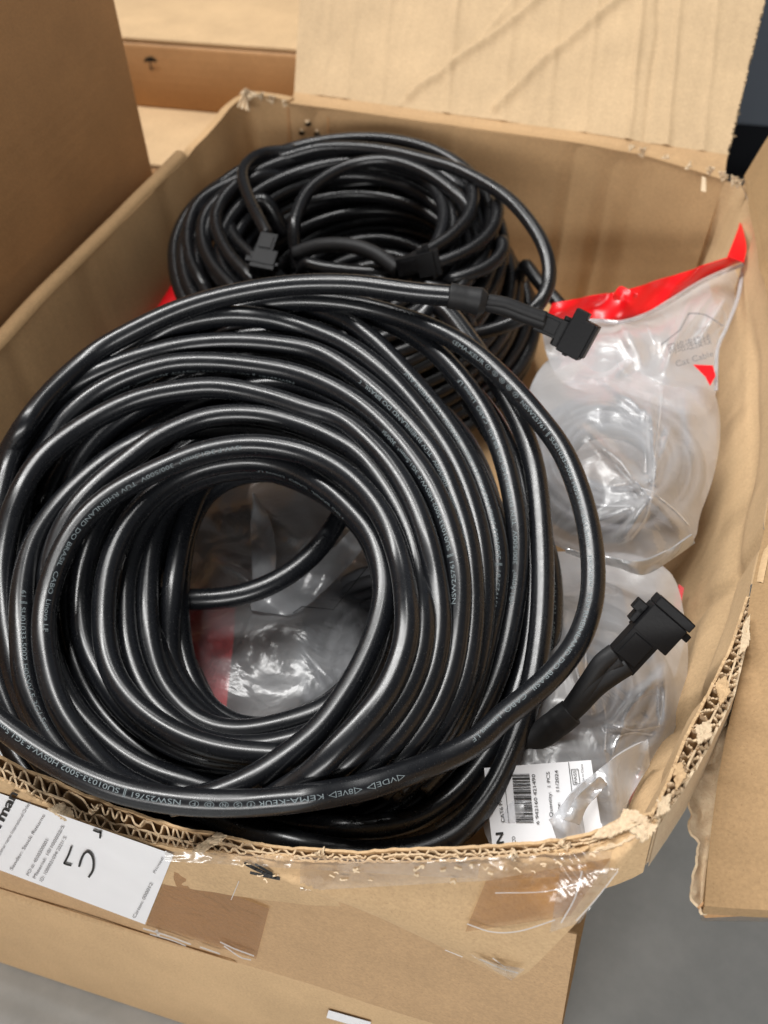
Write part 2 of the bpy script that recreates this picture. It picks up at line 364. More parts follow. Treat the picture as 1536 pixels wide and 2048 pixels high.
def ragged(poly, zf, mat, parent, seed, jit=2.0, name="torn_paper"):
    """flat torn flake of liner paper with a ragged outline"""
    o = resample(np.vstack([poly, poly[:1]]), 91)[:-1].astype(float); i = np.arange(90); c = o.mean(0)
    o = o+(o-c)/np.linalg.norm(o-c, axis=1, keepdims=True)*(jit*2*(vnoise(i/1.7, i*0, seed)+.8*vnoise(i/.7, i*0, seed+2)))[:, None]
    V, F = [], []
    for f in np.linspace(0, 1, 9)[1:]:
        for p in o:
            q = c*(1-f)+p*f; V.append(at(q[0], q[1], zf(q[0], q[1])+.0008*vnoise(q[0]/9., q[1]/8., seed)+.0003*vnoise(q[0]/3., q[1]/3., seed)))
    V.append(at(c[0], c[1], zf(c[0], c[1]))); n = 90; ce = len(V)-1
    for j in range(n):
        F.append((ce, j, (j+1) % n))
        for k in range(7): F.append((k*n+j, (k+1)*n+j, (k+1)*n+(j+1) % n, k*n+(j+1) % n))
    V = np.array(V); m = len(V); V = np.vstack([V, V-np.array([0, 0, .0007])]); F2 = F+[tuple(q+m for q in f[::-1]) for f in F]
    F2 += [(6*0+7*n+j, 7*n+(j+1) % n, m+7*n+(j+1) % n, m+7*n+j) for j in range(n)]
    return obj(name, V, F2, mat, parent)
rz = lambda x: np.interp(x, out[:, 0], R_out[:, 2])
ragged([(1183, 1676), (1198, 1658), (1214, 1650), (1230, 1644), (1241, 1632), (1247, 1617), (1268, 1620), (1290, 1630), (1302, 1638), (1270, 1652), (1225, 1672)], lambda x, y: rz(x)+.0022, M_torn, BOX, 3)
ragged([(1150, 1702), (1172, 1688), (1200, 1682), (1232, 1668), (1268, 1654), (1300, 1640), (1316, 1642), (1290, 1664), (1240, 1690), (1190, 1706)], lambda x, y: rz(x)-.0005, M_torn, BOX, 5)
ragged([(1262, 1660), (1290, 1640), (1312, 1630), (1322, 1636), (1312, 1660), (1284, 1684)], lambda x, y: rz(1300)+.001, M_torn, BOX, 7, 3)
ragged([(1080, 1706), (1120, 1698), (1150, 1696), (1180, 1690), (1168, 1704), (1120, 1712)], lambda x, y: rz(x)+.0008, M_card, BOX, 8)
ragged([(384, 1702), (398, 1688), (420, 1676), (434, 1663), (454, 1670), (440, 1684), (418, 1694), (404, 1708)], lambda x, y: rz(x)+.002, M_torn, BOX, 9, 1.5)
ragged([(96, 1618), (118, 1606), (140, 1614), (150, 1634), (128, 1640)], lambda x, y: rz(x)+.0004, M_torn, BOX, 11, 2)
ragged([(505, 1712), (560, 1706), (600, 1716), (570, 1724)], lambda x, y: rz(x)+.0006, M_card, BOX, 12, 1.5)
# --- front panel below the rim
PY = .1402
def fpl(x, y): return aty(x, y, PY-.0016)
nx = 90; xs = np.linspace(XL, XR, nx); P = np.zeros((nx, 22, 3))
x440 = aty(440, 1705, .1388)[0]
ztop = np.interp(xs, R_out[:, 0], R_out[:, 2])
for i, x in enumerate(xs):
    zt = ztop[i]-.001 if x < x440 else np.interp(x, [x440, XR], [ztop[np.searchsorted(xs, x440)]-.001, -.006])
    for j in range(22):
        v = j/21; z = zt*(1-v)+ZB*v
        P[i, j] = (x, PY-.0006*np.exp(-v*6)+.0008*vnoise(x*30, z*40, 3), z)
grid("front_panel", P, M_front, BOX, .0006, flip=False)
# pushed-out upper part of the front panel, bent along a slanting crease
i0 = int(np.argmin(abs(out[:, 0]-425)))
top = resample(R_out[i0:], 80)
cre = [(428, 1702), (560, 1752), (720, 1818), (860, 1882), (950, 1925), (1000, 1950), (1030, 1957), (1056, 1944), (1105, 1895), (1152, 1846), (1195, 1795), (1232, 1748), (1275, 1692), (1313, 1640)]
cre = resample(cre, 80); cy = np.interp(np.arange(80), [0, 50, 58, 79], [.1385, .1355, .1355, .1578])
bot = np.array([aty(p[0], p[1], cy[i]) for i, p in enumerate(cre)])
P = np.zeros((80, 26, 3))
for j in range(26):
    v = j/25; P[:, j] = top*(1-v)+bot*v
    P[:, j, 1] -= (.004*math.sin(math.pi*v))*np.interp(np.arange(80), [0, 15, 60, 79], [0, 1, 1, .2])
    P[:, j, 1] += .0009*vnoise(P[:, j, 0]*45, P[:, j, 2]*45, 5)
FLARE = P.copy()
def near_surf(S_, fn0, lift):
    """project a photo pixel onto a built sheet, lifted towards the viewer"""
    Q = S_.reshape(-1, 3); C = (Q-CAM)@RC.T; U = 768+FPX*C[:, 0]/C[:, 2]; W_ = 1024+FPX*C[:, 1]/C[:, 2]
    def f(x, y):
        d2 = (U-x)**2+(W_-y)**2; ii = np.argpartition(d2, 6)[:6]; wgt = 1/(d2[ii]+4); dep = (C[ii, 2]*wgt).sum()/wgt.sum()
        return CAM+ray(x, y)*(dep-lift)
    return f
grid("front_panel_fold", P, M_card, BOX, .0007)
flare = near_surf(FLARE, None, .0022); flare2 = near_surf(FLARE, None, .0030)
# --- left wall, back wall, right wall
LR = resample([(-520, 1240), (-300, 1010), (0, 700), (220, 470), (440, 245), (478, 204), (500, 192), (530, 196), (556, 200), (577, 205)], 110)
LR3 = np.array([at(p[0], p[1], 0) for p in LR])
LR3[:, 2] += .003*vnoise(np.arange(110)/9., 0, 2)
P = np.zeros((110, 26, 3)); 
for j in range(26):
    v = j/25; z = ZB*v
    P[:, j] = LR3; P[:, j, 2] = LR3[:, 2]*(1-v)+ZB*v
    P[:, j, 0] += .010*v+.0035*vnoise(LR3[:, 1]*22, z*26, 9)*(.3+v); P[:, j, 1] -= .004*v
for a, dd in ((86, .0035), (93, .003), (100, .003), (55, .002), (38, .002), (70, .0015)):   # vertical dents
    P[:, :, 0] -= (dd*np.exp(-((np.arange(110)-a)/1.3)**2))[:, None]*np.linspace(.4, 1, 26)
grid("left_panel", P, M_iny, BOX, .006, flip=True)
# folded edge on top of the left wall, and the flap that hangs down outside it
m = 92; P = np.zeros((m, 18, 3)); lift = .0016*vnoise(np.arange(m)/7., 1, 4)
for j in range(18):
    if j < 9: a = math.pi*j/8; dx, dz = -.0045+.0045*math.cos(a), .0042*math.sin(a)
    else: dx, dz = -.0095-.0007*(j-8), -.011*(j-8)
    P[:, j] = LR3[:m]+np.stack([np.full(m, dx), np.zeros(m), dz+lift], 1)
grid("side_flap", P, M_iny, BOX, .0, label="left flap folded down outside its wall")
BK = resample([(577, 207), (700, 223), (900, 251), (1150, 286), (1290, 312), (1400, 345), (1449, 362)], 90)
BK3 = np.array([at(p[0], p[1], np.interp(p[0], [577, 1200, 1449], [0, -.001, -.006])) for p in BK])
P = np.zeros((90, 26, 3))
for j in range(26):
    v = j/25; P[:, j] = BK3; P[:, j, 2] = BK3[:, 2]*(1-v)+ZB*v
    P[:, j, 1] += .003*vnoise(BK3[:, 0]*18, v*3, 4)-.004*v; P[:, j, 0] -= .014*v*np.linspace(0, 1, 90)
for a, dd in ((4, .003), (58, .002), (66, .0018), (33, .0012)):
    P[:, :, 1] += (dd*np.exp(-((np.arange(90)-a)/1.2)**2))[:, None]*np.linspace(.5, 1, 26)
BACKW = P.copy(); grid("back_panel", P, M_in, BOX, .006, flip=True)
RT = resample([(1449, 362), (1478, 366), (1492, 390), (1505, 440), (1524, 520), (1550, 650), (1562, 800), (1550, 950), (1528, 1080), (1502, 1190), (1468, 1300), (1425, 1390), (1388, 1460), (1352, 1530), (1328, 1590), (1303, 1632)], 130)
FRz = R_out[-1, 2]
RT3 = np.array([at(p[0], p[1], z) for p, z in zip(RT, np.interp(np.arange(130), [0, 40, 95, 129], [-.006, -.001, .004, FRz]))])
P = np.zeros((130, 26, 3)); botx = np.interp(np.arange(130), [0, 20, 60, 100, 129], [-.018, -.006, .002, -.008, -.016]); boty = np.interp(np.arange(130), [0, 129], [.618, .147])
for j in range(26):
    v = j/25; P[:, j] = RT3*(1-v); P[:, j, 0] += botx*v; P[:, j, 1] += boty*v; P[:, j, 2] += ZB*v
    P[:, j, 0] += (.006*math.sin(math.pi*v)*np.sin(np.linspace(0, math.pi, 130)))+.0035*vnoise(RT3[:, 1]*24, v*3.4, 6)*np.clip(np.arange(130)/12., 0, 1)
for a, dd in ((10, .004), (72, .003), (96, .0035), (112, .003)):
    sl = np.arange(130)[:, None]-a-6*np.linspace(0, 1, 26)[None]
    P[:, :, 0] += dd*np.exp(-(sl/1.6)**2)
ii_ = np.arange(130)[:, None]; vv_ = np.linspace(0, 1, 26)[None]
P[:, :, 0] += np.clip((ii_-62)/20., 0, 1)*(.0030*np.exp(-((vv_-.30-.001*(ii_-90))/.05)**2)-.0022*np.exp(-((vv_-.44)/.06)**2))
P[:, :, 0] += np.clip((90-ii_)/30., 0, 1)*np.clip((ii_-20)/10., 0, 1)*(.003*np.exp(-((vv_-.22-.0012*ii_)/.04)**2))
def px_of(q): c_ = RC@(q-CAM); return 768+FPX*c_[0]/c_[2], 1024+FPX*c_[1]/c_[2]
for i in range(60, 130):                       # the lower front of this wall is pushed in behind the bent front panel
    for j in range(1, 26):
        for _ in range(60):
            u_, v_ = px_of(P[i, j])
            if v_ < 1640 or u_ < np.interp(v_, [1638, 1692, 1748, 1846, 2048, 2400], [1306, 1268, 1225, 1142, 1120, 1085]): break
            P[i, j, 0] -= .001
RIGHTW = P.copy(); grid("right_panel", P, M_cardy, BOX, .0)
# a band of pale creases where the right wall was buckled
rw = near_surf(RIGHTW, None, .0012)
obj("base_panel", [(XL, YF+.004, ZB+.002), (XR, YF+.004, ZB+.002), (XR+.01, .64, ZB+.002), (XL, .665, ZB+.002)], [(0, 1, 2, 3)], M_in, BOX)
# torn edge where the flap came away from the right wall: flutes seen end on
ta = resample([(1494, 1195), (1462, 1292), (1412, 1392), (1372, 1468), (1342, 1545), (1318, 1600), (1298, 1636)], 120)
tb = resample([(1507, 1192), (1489, 1300), (1468, 1388), (1428, 1470), (1392, 1535), (1356, 1590), (1314, 1650)], 120)
tz = np.interp(np.arange(120), [0, 119], [.006, FRz+.001])
TA = np.array([at(p[0], p[1], z) for p, z in zip(ta, tz)]); TB = np.array([at(p[0], p[1], z-.004) for p, z in zip(tb, tz)])
def torn_flute(f0, f1, per, seed, name="corrugated_layer"):
    m = 800; t = np.linspace(0, 119, m); ip = lambda Q: np.stack([np.interp(t, np.arange(120), Q[:, k]) for k in range(3)], 1)
    A, B = ip(TA*(1-f0)+TB*f0), ip(TA*(1-f1)+TB*f1); s = np.r_[0, np.cumsum(np.linalg.norm(np.diff(A, axis=0), axis=1))]
    q = np.tanh(1.2*np.sin(s/per*6.283+3*vnoise(s/.016, s*0, seed)))
    k = .5+.58*q*(.8+.4*vnoise(s/.02, s*0, seed)); P = A*(1-k[:, None])+B*k[:, None]
    V, F = ribbon_geo(P, .022, .0007, .0016, seed); return obj(name, V, F, M_flute, BOX)
torn_flute(.08, .62, .0072, 21); torn_flute(.64, .96, .0056, 22)
for f, th, sd, mt in ((.03, .0009, 1, M_card), (.63, .0006, 2, M_flute), (1.0, .0008, 3, M_torn)):
    V, F = ribbon_geo(TA*(1-f)+TB*f, .024, th, .0022, sd); obj("torn_liner", V, F, mt, BOX)
grid("rim_core", np.stack([TA-np.array([0, 0, .021]), TB-np.array([0, 0, .021])], 1), M_in, BOX)
for k, q in enumerate([[(1486, 1250), (1500, 1230), (1498, 1290), (1478, 1310)], [(1430, 1366), (1452, 1350), (1462, 1384), (1440, 1410)], [(1392, 1452), (1420, 1440), (1424, 1470), (1396, 1490)], [(1346, 1530), (1364, 1524), (1372, 1552), (1352, 1580)], [(1316, 1596), (1340, 1588), (1340, 1620), (1312, 1634)]]):
    ragged(q, lambda x, y: np.interp(y, [1195, 1636], [.006, FRz])+.0008, (M_torn, M_card)[k % 2], BOX, 40+k, 2.2)
# --- back flap with two slanting breaks
NF = 330
FB = resample([(588, 184), (740, 205), (900, 228), (1150, 262), (1290, 285), (1455, 309)], NF)
FT = resample([(600, 0), (1530, 0)], NF)
B3 = np.array([at(p[0], p[1], .0012) for p in FB]); fz = np.linspace(.045, .055, NF)
T3 = np.array([at(p[0], p[1], z) for p, z in zip(FT, fz)])
T3 = B3+(T3-B3)*1.9
nv = 200; P = np.zeros((NF, nv, 3))
for j in range(nv):
    v = j/(nv-1); P[:, j] = B3*(1-v)+T3*v
C = (P-CAM)@RC.T; U = 768+FPX*C[..., 0]/C[..., 2]; W_ = 1024+FPX*C[..., 1]/C[..., 2]
FN = unit(np.cross(T3[160]-B3[160], B3[-1]-B3[0])); FN = FN if FN@(CAM-B3[160]) > 0 else -FN
H_ = np.zeros(U.shape)
def ridge(pl, amp, wd):
    global H_
    for a, b in zip(pl[:-1], pl[1:]):
        d, t = segd(U, W_, a, b); low = ((b[0]-a[0])*(W_-a[1])-(b[1]-a[1])*(U-a[0])) > 0; H_ = np.maximum(H_, amp*.8*np.exp(-(d/np.where(low, wd*2.4, wd*.8))**2))
ridge([(818, 190), (832, 176), (878, 148), (925, 108), (972, 78), (1000, 58), (1048, 20), (1090, -20)], .0032, 4.6)
ridge([(992, 214), (1040, 165), (1090, 112), (1100, 108), (1160, 60), (1228, 2), (1290, -50)], .0036, 5)
ridge([(800, 208), (830, 180)], .0012, 4); ridge([(962, 78), (1000, 30), (1030, -10)], .0015, 5)
for x0, a in ((690, .0006), (760, .0005), (895, .0009), (1100, .0006), (1175, .0006), (1265, .0012), (1340, .0011), (1300, -.0010), (1415, .0007), (640, .0004), (1010, .0005)):
    H_ += 1.2*a*np.exp(-((U-(x0+(205-W_)*.10+5*vnoise(W_/70, x0*.1, 2)))/7)**2)
H_ += .0016*vnoise(U/110, W_/90, 8)+.0005*vnoise(U/26, W_/60, 3)
edge = np.zeros((NF, nv)); edge[-4:, :] = (rng.random((4, nv))-.5)*.0016
P = P+FN*H_[..., None]; P[-1, :, 0] += edge[-1]; 
H_[:, :3] = 0
grid("back_flap", P, M_flap, BOX, .004, flip=False, label="back flap standing up with two slanting creases")
# score groove between back wall and flap
P = np.zeros((NF, 5, 3)); hz = [0, -.0016, -.0024, -.0012, .0004]
Bk = resample(BK3, NF)
for j in range(5):
    v = j/4; P[:, j] = B3*(1-v)+Bk*v; P[:, j, 2] += hz[j]*.8
grid("score_line", P, M_in, BOX)
# --- right flap, upright at the back and sagging to level at the torn front
HG = resample([(1488, 352), (1500, 430), (1520, 515), (1546, 648), (1558, 800), (1546, 950), (1524, 1080), (1500, 1190), (1489, 1290), (1474, 1378), (1452, 1470), (1435, 1563), (1421, 1669), (1414, 1740), (1409, 1812)], 120)
hz = np.interp(np.arange(120), [0, 30, 70, 119], [.001, .0025, .006, .006]); HG3 = np.array([at(p[0], p[1], z) for p, z in zip(HG, hz)])
ang = np.radians(np.interp(np.arange(120), [0, 30, 60, 90, 119], [70, 52, 30, 12, 4]))
P = np.zeros((120, 40, 3))
for j in range(40):
    v = j/39*.15; P[:, j] = HG3+np.stack([np.cos(ang)*v, np.interp(np.arange(120), [0, 119], [.0, .03])*v/.15, np.sin(ang)*v], 1)
    P[:, j, 2] += .0035*vnoise(HG3[:, 1]*20, v*22, 3)*min(1, v/.02)
d = np.abs((np.arange(120)[:, None]-14)-np.arange(40)[None]*.6); P[..., 2] += -.004*np.exp(-(d/2.)**2)
d = np.abs((np.arange(120)[:, None]-58)-np.arange(40)[None]*.4); P[..., 2] += .0025*np.exp(-(d/2.)**2)
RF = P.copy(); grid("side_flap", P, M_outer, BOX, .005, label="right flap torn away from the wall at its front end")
yy_ = np.linspace(374, 1172, 90); P = np.zeros((90, 5, 3))
ra_ = np.stack([np.interp(yy_, RT[3:, 1], RIGHTW[3:, 0, q]) for q in range(3)], 1); rb_ = np.stack([np.interp(yy_, HG[:, 1], RF[:, 1, q]) for q in range(3)], 1)
for j in range(5):
    v = j/4; P[:, j] = ra_*(1-v)+rb_*v; P[:, j, 2] += .0012*math.sin(math.pi*v)+.0004
grid("score_line", P, M_cardy, BOX)
# pale torn under-layer of that flap
la = resample([(1500, 1215), (1484, 1330), (1462, 1420), (1420, 1500), (1372, 1570), (1368, 1592), (1384, 1625), (1381, 1656), (1398, 1694), (1392, 1730), (1384, 1768), (1386, 1785), (1394, 1815), (1404, 1826)], 90)
lb = resample([(1504, 1215), (1490, 1310), (1474, 1385), (1454, 1470), (1437, 1563), (1423, 1669), (1416, 1740), (1413, 1826)], 90)
la = la+np.stack([8*vnoise(np.arange(90)/1.5, 0, 3)+12*vnoise(np.arange(90)/4., 1, 4), 7*vnoise(np.arange(90)/2., 2, 5)], 1)
P = np.zeros((90, 10, 3))
for j in range(10):
    v = j/9; 
    for i in range(90):
        p = la[i]*(1-v)+lb[i]*v; z = np.interp(i, [0, 89], [.002, .0025])-.003*math.sin(v*2.8); P[i, j] = at(p[0], p[1], z+.0034*vnoise(p[0]/13, p[1]/17, 5)*math.sin(v*3.1))
grid("torn_layer", P, M_torn, BOX, .0008)
fe = np.array([(1398, 1818), (1409, 1806), (1536, 1786), (1800, 1740)]); fe2 = fe+np.array([(4, 8), (0, 30), (2, 44), (0, 46)])
P = np.zeros((60, 6, 3)); fa = resample(fe, 60); fb = resample(fe2, 60)
for j in range(6):
    for i in range(60):
        v = j/5; p = fa[i]*(1-v)+fb[i]*v; P[i, j] = at(p[0], p[1], .003-.009*v+.0008*vnoise(i*.9, j*2, 3))
grid("flap_edge", P, M_dark, BOX, .0006)
P2 = P.copy(); P2[:, :, 2] -= .003; P2[:, :, 1] -= .003
quad_sheet("clear_tape", [(1400, 1832), (1700, 1822), (1700, 1846), (1404, 1842)], lambda x, y: at(x, y, -.0065), M_tape, BOX, 60, 5, .001)
# torn corners at the back
for k, (x, y, s) in enumerate([(490, 186, .012), (506, 196, .011), (526, 194, .010), (548, 202, .008), (565, 207, .007), (1440, 354, .009), (1462, 362, .010), (1482, 368, .009), (1425, 344, .008), (1290, 306, .009), (1265, 298, .006), (1330, 318, .007), (1375, 330, .008)]):
    tuft(at(x, y, .002), s, 60+k, M_torn, BOX)
P = np.zeros((14, 6, 3))
for i in range(14):
    for j in range(6):
        p = np.array([476, 214])*(1-i/13)+np.array([492, 176])*(i/13)+np.array([24*(1-i/13)*j/5, 8*j/5]); P[i, j] = at(p[0], p[1], .001+.004*i/13-.002*(j % 2))
grid("torn_paper", P, M_torn, BOX, .0006)
for q in ([(1404, 352), (1412, 356), (1412, 384), (1402, 382)],):
    quad_sheet("torn_paper", q, lambda x, y: at(x, y, -.004), M_torn, BOX, 6, 8, .002)
# four punch marks high in the back wall
bw = near_surf(BACKW, None, .001)
for (x, y) in ((616, 244), (603, 262), (633, 264), (617, 279)):
    c = bw(x, y); V, F = stroke_geo([(x-5, y+3), (x+1, y+6), (x+5, y+2)], 6, bw); obj("punch_mark", V, F, M_hole, BOX)
    tuft(c, .0042, int(x), M_torn, BOX, "punched_paper")
for q in ([(656, 235), (657, 292)], [(576, 215), (578, 285)]):
    V, F = stroke_geo(q, 4, bw, False); obj("dent_line", V, F, M_dark, BOX)
# --- tape, label and marks on the front
quad_sheet("clear_tape", [(330, 1702), (960, 1728), (955, 1758), (330, 1722)], flare, M_tape, BOX, 90, 8, .0009, 3)
quad_sheet("clear_tape", [(600, 1728), (1225, 1702), (1215, 1748), (600, 1782)], flare, M_tape, BOX, 90, 10, .0006, 5)
quad_sheet("brown_tape", [(972, 1762), (1222, 1716), (1140, 1832), (930, 1864)], flare, M_btape, BOX, 40, 18, .0006, 2)
quad_sheet("clear_tape", [(1120, 1745), (1240, 1735), (1160, 1845), (1100, 1865)], flare2, M_tape, BOX, 24, 24, .0005, 8)
quad_sheet("clear_tape", [(938, 1908), (985, 1925), (1050, 1938), (1022, 1962)], near_surf(FLARE, None, .004), M_tape, BOX, 30, 12, .004, 4)
lo = lambda x, y: aty(x, y, PY-.0014); lo2 = lambda x, y: aty(x, y, PY-.0024); lo3 = lambda x, y: aty(x, y, PY-.0032)
quad_sheet("brown_tape", [(340, 1740), (538, 1818), (512, 1918), (292, 1850)], lo, M_btape, BOX, 30, 24, .0004, 6)
quad_sheet("clear_tape", [(-60, 1700), (640, 1960), (640, 1985), (-60, 1722+8)], lambda x, y: aty(x, y+40, PY-.002), M_tape, BOX, 60, 6, .001, 7) if False else None
def tape_glints(lines, fn):  # white strokes painting the glints on the creased tape
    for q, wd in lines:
        V, F = stroke_geo(q, wd, fn); obj("tape_glint", V, F, M_crease, BOX, True)
tape_glints([([(286, 1857), (330, 1870), (382, 1889)], 3), ([(300, 1868), (345, 1881), (372, 1892)], 2.2), ([(312, 1860), (318, 1872)], 5), ([(400, 1894), (440, 1908)], 3), ([(440, 1884), (470, 1898), (508, 1912)], 2.6), ([(448, 1892), (480, 1914), (502, 1920)], 2.4),
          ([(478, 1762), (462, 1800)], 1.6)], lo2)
tape_glints([([(934, 1848), (985, 1864), (1040, 1862), (1110, 1840)], 2.6), ([(1164, 1742), (1150, 1795), (1122, 1846)], 3), ([(990, 1786), (1090, 1783), (1165, 1764)], 2), ([(1236, 1742), (1192, 1798), (1152, 1842)], 2.6), ([(960, 1918), (1000, 1936), (1036, 1946)], 3), ([(985, 1916), (1012, 1936)], 2), ([(890, 1900), (925, 1914)], 2)], near_surf(FLARE, None, .0036))
LAB = quad_sheet("shipping_label", [(-110, 1548), (347, 1709), (290, 1849), (-110, 1699)], lo2, M_paper, BOX, 40, 12, .0, 1, label="white printed shipping label with a handwritten 5")
lt = lambda x, y: aty(x, y, PY-.0029)
print_text("printed_text", "German", (-22, 1702), (36, 1588), 20, lt, M_ink, LAB, True)
print_text("printed_text", "Customer name: International Orders", (-6, 1722), (62, 1606), 7, lt, M_inkgrey, LAB)
print_text("printed_text", "Sender: Stock Returns", (24, 1742), (90, 1632), 7, lt, M_inkgrey, LAB)
print_text("printed_text", "PO #: 4500300001", (57, 1753), (97, 1681), 7, lt, M_inkgrey, LAB)
print_text("printed_text", "Material: 10/100002/5", (70, 1759), (129, 1654), 7, lt, M_inkgrey, LAB)
print_text("printed_text", "ID: 1000021094 2021/ 5", (84, 1765), (133, 1676), 7, lt, M_inkgrey, LAB)
print_text("printed_text", "Carton: 000012", (270, 1838), (306, 1768), 7, lt, M_inkgrey, LAB)
print_text("printed_text", "Printed:", (310, 1748), (328, 1716), 6, lt, M_inkgrey, LAB)
ls = lambda x, y: aty(x, y, PY-.0031)
V, F = merge([stroke_geo([(143, 1693), (136, 1712), (128, 1727)], 4, ls), stroke_geo([(127, 1726), (134, 1729), (143, 1731)], 4, ls), stroke_geo([(158, 1734), (162, 1720), (168, 1708), (176, 1704), (184, 1712), (187, 1726), (185, 1742), (177, 1755)], 4.5, ls), stroke_geo([(186, 1660), (196, 1664), (203, 1664)], 4, ls), stroke_geo([(201, 1664), (200, 1677)], 4, ls)])
obj("handwriting", V, F, M_ink, LAB)
V, F = merge([stroke_geo([(488, 1726), (520, 1742), (556, 1756)], 7, flare), stroke_geo([(500, 1745), (530, 1752), (560, 1758)], 6, flare), stroke_geo([(510, 1728), (545, 1748)], 5, flare)]); obj("marker_mark", V, F, M_ink, BOX)
# pale flecks of torn paper under the rim tape
for k in range(26):
    x = rng.uniform(470, 1180); y = np.interp(x, out[:, 0], out[:, 1])+rng.uniform(10, 44)
    V, F = stroke_geo([(x, y), (x+rng.uniform(2, 8), y+rng.uniform(-3, 4)), (x+rng.uniform(6, 15), y+rng.uniform(-2, 6))], rng.uniform(2, 5), flare2); obj("paper_fleck", V, F, M_torn, BOX)
# ================================================================== neighbouring boxes
def big_box(name, label, x0, x1, y0, y1, z0, z1, mats, flap=True, bev=.003):
    t = thing(name, label, "cardboard box", ((x0+x1)/2, (y0+y1)/2, z0))
    V, F = box_geo(((x0+x1)/2, (y0+y1)/2, (z0+z1)/2), np.array([1, 0, 0.]), np.array([0, 1, 0.]), np.array([0, 0, 1.]), (x1-x0, y1-y0, z1-z0), bev)
    obj("box_body", V, F, mats[0], t, True)
    if flap:
        for s in (0, 1):
            ya = y0+.0015 if s == 0 else (y0+y1)/2+.001; yb = (y0+y1)/2-.001 if s == 0 else y1-.0015
            V, F = box_geo(((x0+x1)/2, (ya+yb)/2, z1+.0025), np.array([1, 0, 0.]), np.array([0, 1, 0.]), np.array([0, 0, 1.]), (x1-x0-.002, yb-ya, .004), .001)
            obj("top_flap", V, F, mats[1], t, True)
    return t
LB = big_box("cardboard_box", "closed cardboard box standing under the open box of cables", XL, XR-.0005, PY+.0022, .66, -.226, ZB-.0012, (M_card, M_card), False, .002)
lw_ = lambda x, y: aty(x, y, PY+.0012)
V, F = stroke_geo([(655, 2028), (690, 2038), (740, 2052)], 16, lw_, False); obj("paper_sticker", V, F, M_paper, LB)
P = np.zeros((60, 8, 3))       # bowed lower lip of the open box's front
for i in range(60):
    u = i/59; x = XL+(XR-XL)*u*.62; dd = .019*(1-u)**1.3
    for j in range(8):
        v = j/7; P[i, j] = (x, PY-.0048*math.sin(math.pi*min(1, v*1.15))*(1-u)-.0008, ZB+.0015-dd*v)
grid("bottom_lip", P, M_card, BOX, .001)
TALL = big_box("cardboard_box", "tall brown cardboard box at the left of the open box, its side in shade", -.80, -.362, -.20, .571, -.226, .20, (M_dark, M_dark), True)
ylow = .85
q0 = at(330, 333, -.12); q1 = at(365, 222, -.12)
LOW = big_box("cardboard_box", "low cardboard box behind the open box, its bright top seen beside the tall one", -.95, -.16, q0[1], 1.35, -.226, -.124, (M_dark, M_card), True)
yb = at(365, 222, -.12)[1]; zt = aty(420, 88, yb)[2]
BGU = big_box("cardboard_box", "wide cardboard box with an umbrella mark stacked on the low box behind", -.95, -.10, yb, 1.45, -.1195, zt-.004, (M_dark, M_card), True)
um = lambda x, y: aty(x, y, yb-.0012)
V, F = merge([stroke_geo([(289, 124), (294, 118), (300, 116), (306, 118), (312, 124)], 5, um), stroke_geo([(291, 121), (310, 121)], 5, um, False), stroke_geo([(300, 116), (301, 136), (304, 139), (307, 136)], 2.5, um)]); obj("umbrella_mark", V, F, M_ink, BGU)
zc = aty(1505, 255, 1.02)[2]
CAB = thing("storage_cabinet", "dark blue-grey cabinet behind the open box at the top right", "cabinet", (.5, 1.3, -.226))
V, F = box_geo((.50, 1.32, (zc+.75)/2), np.array([1, 0, 0.]), np.array([0, 1, 0.]), np.array([0, 0, 1.]), (1.16, .6, .75-zc), .006); obj("cabinet_body", V, F, M_cab, CAB, True)
V, F = box_geo((.50, 1.34, (zc-.226)/2), np.array([1, 0, 0.]), np.array([0, 1, 0.]), np.array([0, 0, 1.]), (1.12, .56, zc+.226), .004); obj("shadow_base", V, F, M_cabk, CAB, True)  # black block painting the dark shadow below the cabinet body
# ================================================================== the big front coil
D = .0089; RAD = .00455
NP = unit([.10, -.27, .955]); P5 = at(501, 1606, -.001); P0 = P5-NP*(5.0*D)
def lift(x, y, wl): return onp(x, y, NP, P0+NP*(wl*D))
LOOPS = {}
def L_(name, pts, w, closed=False): LOOPS[name] = (pts, w, closed)
L_('T1', [(330, 1600), (246, 1562), (205, 1528), (160, 1478), (119, 1414), (94, 1332), (87, 1244), (105, 1153), (150, 1061), (219, 993), (319, 938), (410, 903), (501, 890), (592, 902), (663, 930), (718, 972), (769, 1038), (803, 1131), (815, 1237), (806, 1306), (775, 1380), (729, 1440), (678, 1493), (620, 1550), (540, 1600)], [2.6, 3.6, 4.2, 4.2, 4.1, 4.2])
L_('T2', [(560, 1512), (480, 1506), (410, 1492), (342, 1464), (273, 1414), (225, 1346), (207, 1255), (214, 1152), (240, 1075), (273, 1025), (325, 975), (387, 941), (456, 924), (526, 922), (594, 942), (662, 985), (712, 1033), (746, 1076), (766, 1137), (770, 1190), (756, 1255), (729, 1323), (692, 1388), (638, 1460), (570, 1515), (501, 1560), (420, 1592), (340, 1606)], [1.9, 2.4, 2.9, 3.2, 3.8, 4.4])
L_('T3', [(560, 1604), (480, 1592), (400, 1571), (319, 1549), (255, 1517), (196, 1469), (150, 1415), (112, 1345), (92, 1260), (96, 1150), (130, 1050), (190, 975), (260, 918), (319, 874), (410, 836), (501, 830), (570, 843), (650, 872), (727, 918), (782, 990), (822, 1075), (842, 1174), (846, 1260), (832, 1335), (800, 1402), (750, 1465), (690, 1525), (620, 1580)], [1.3, 1.8, 2.8, 3.2, 3.2, 3.7, 3.8])
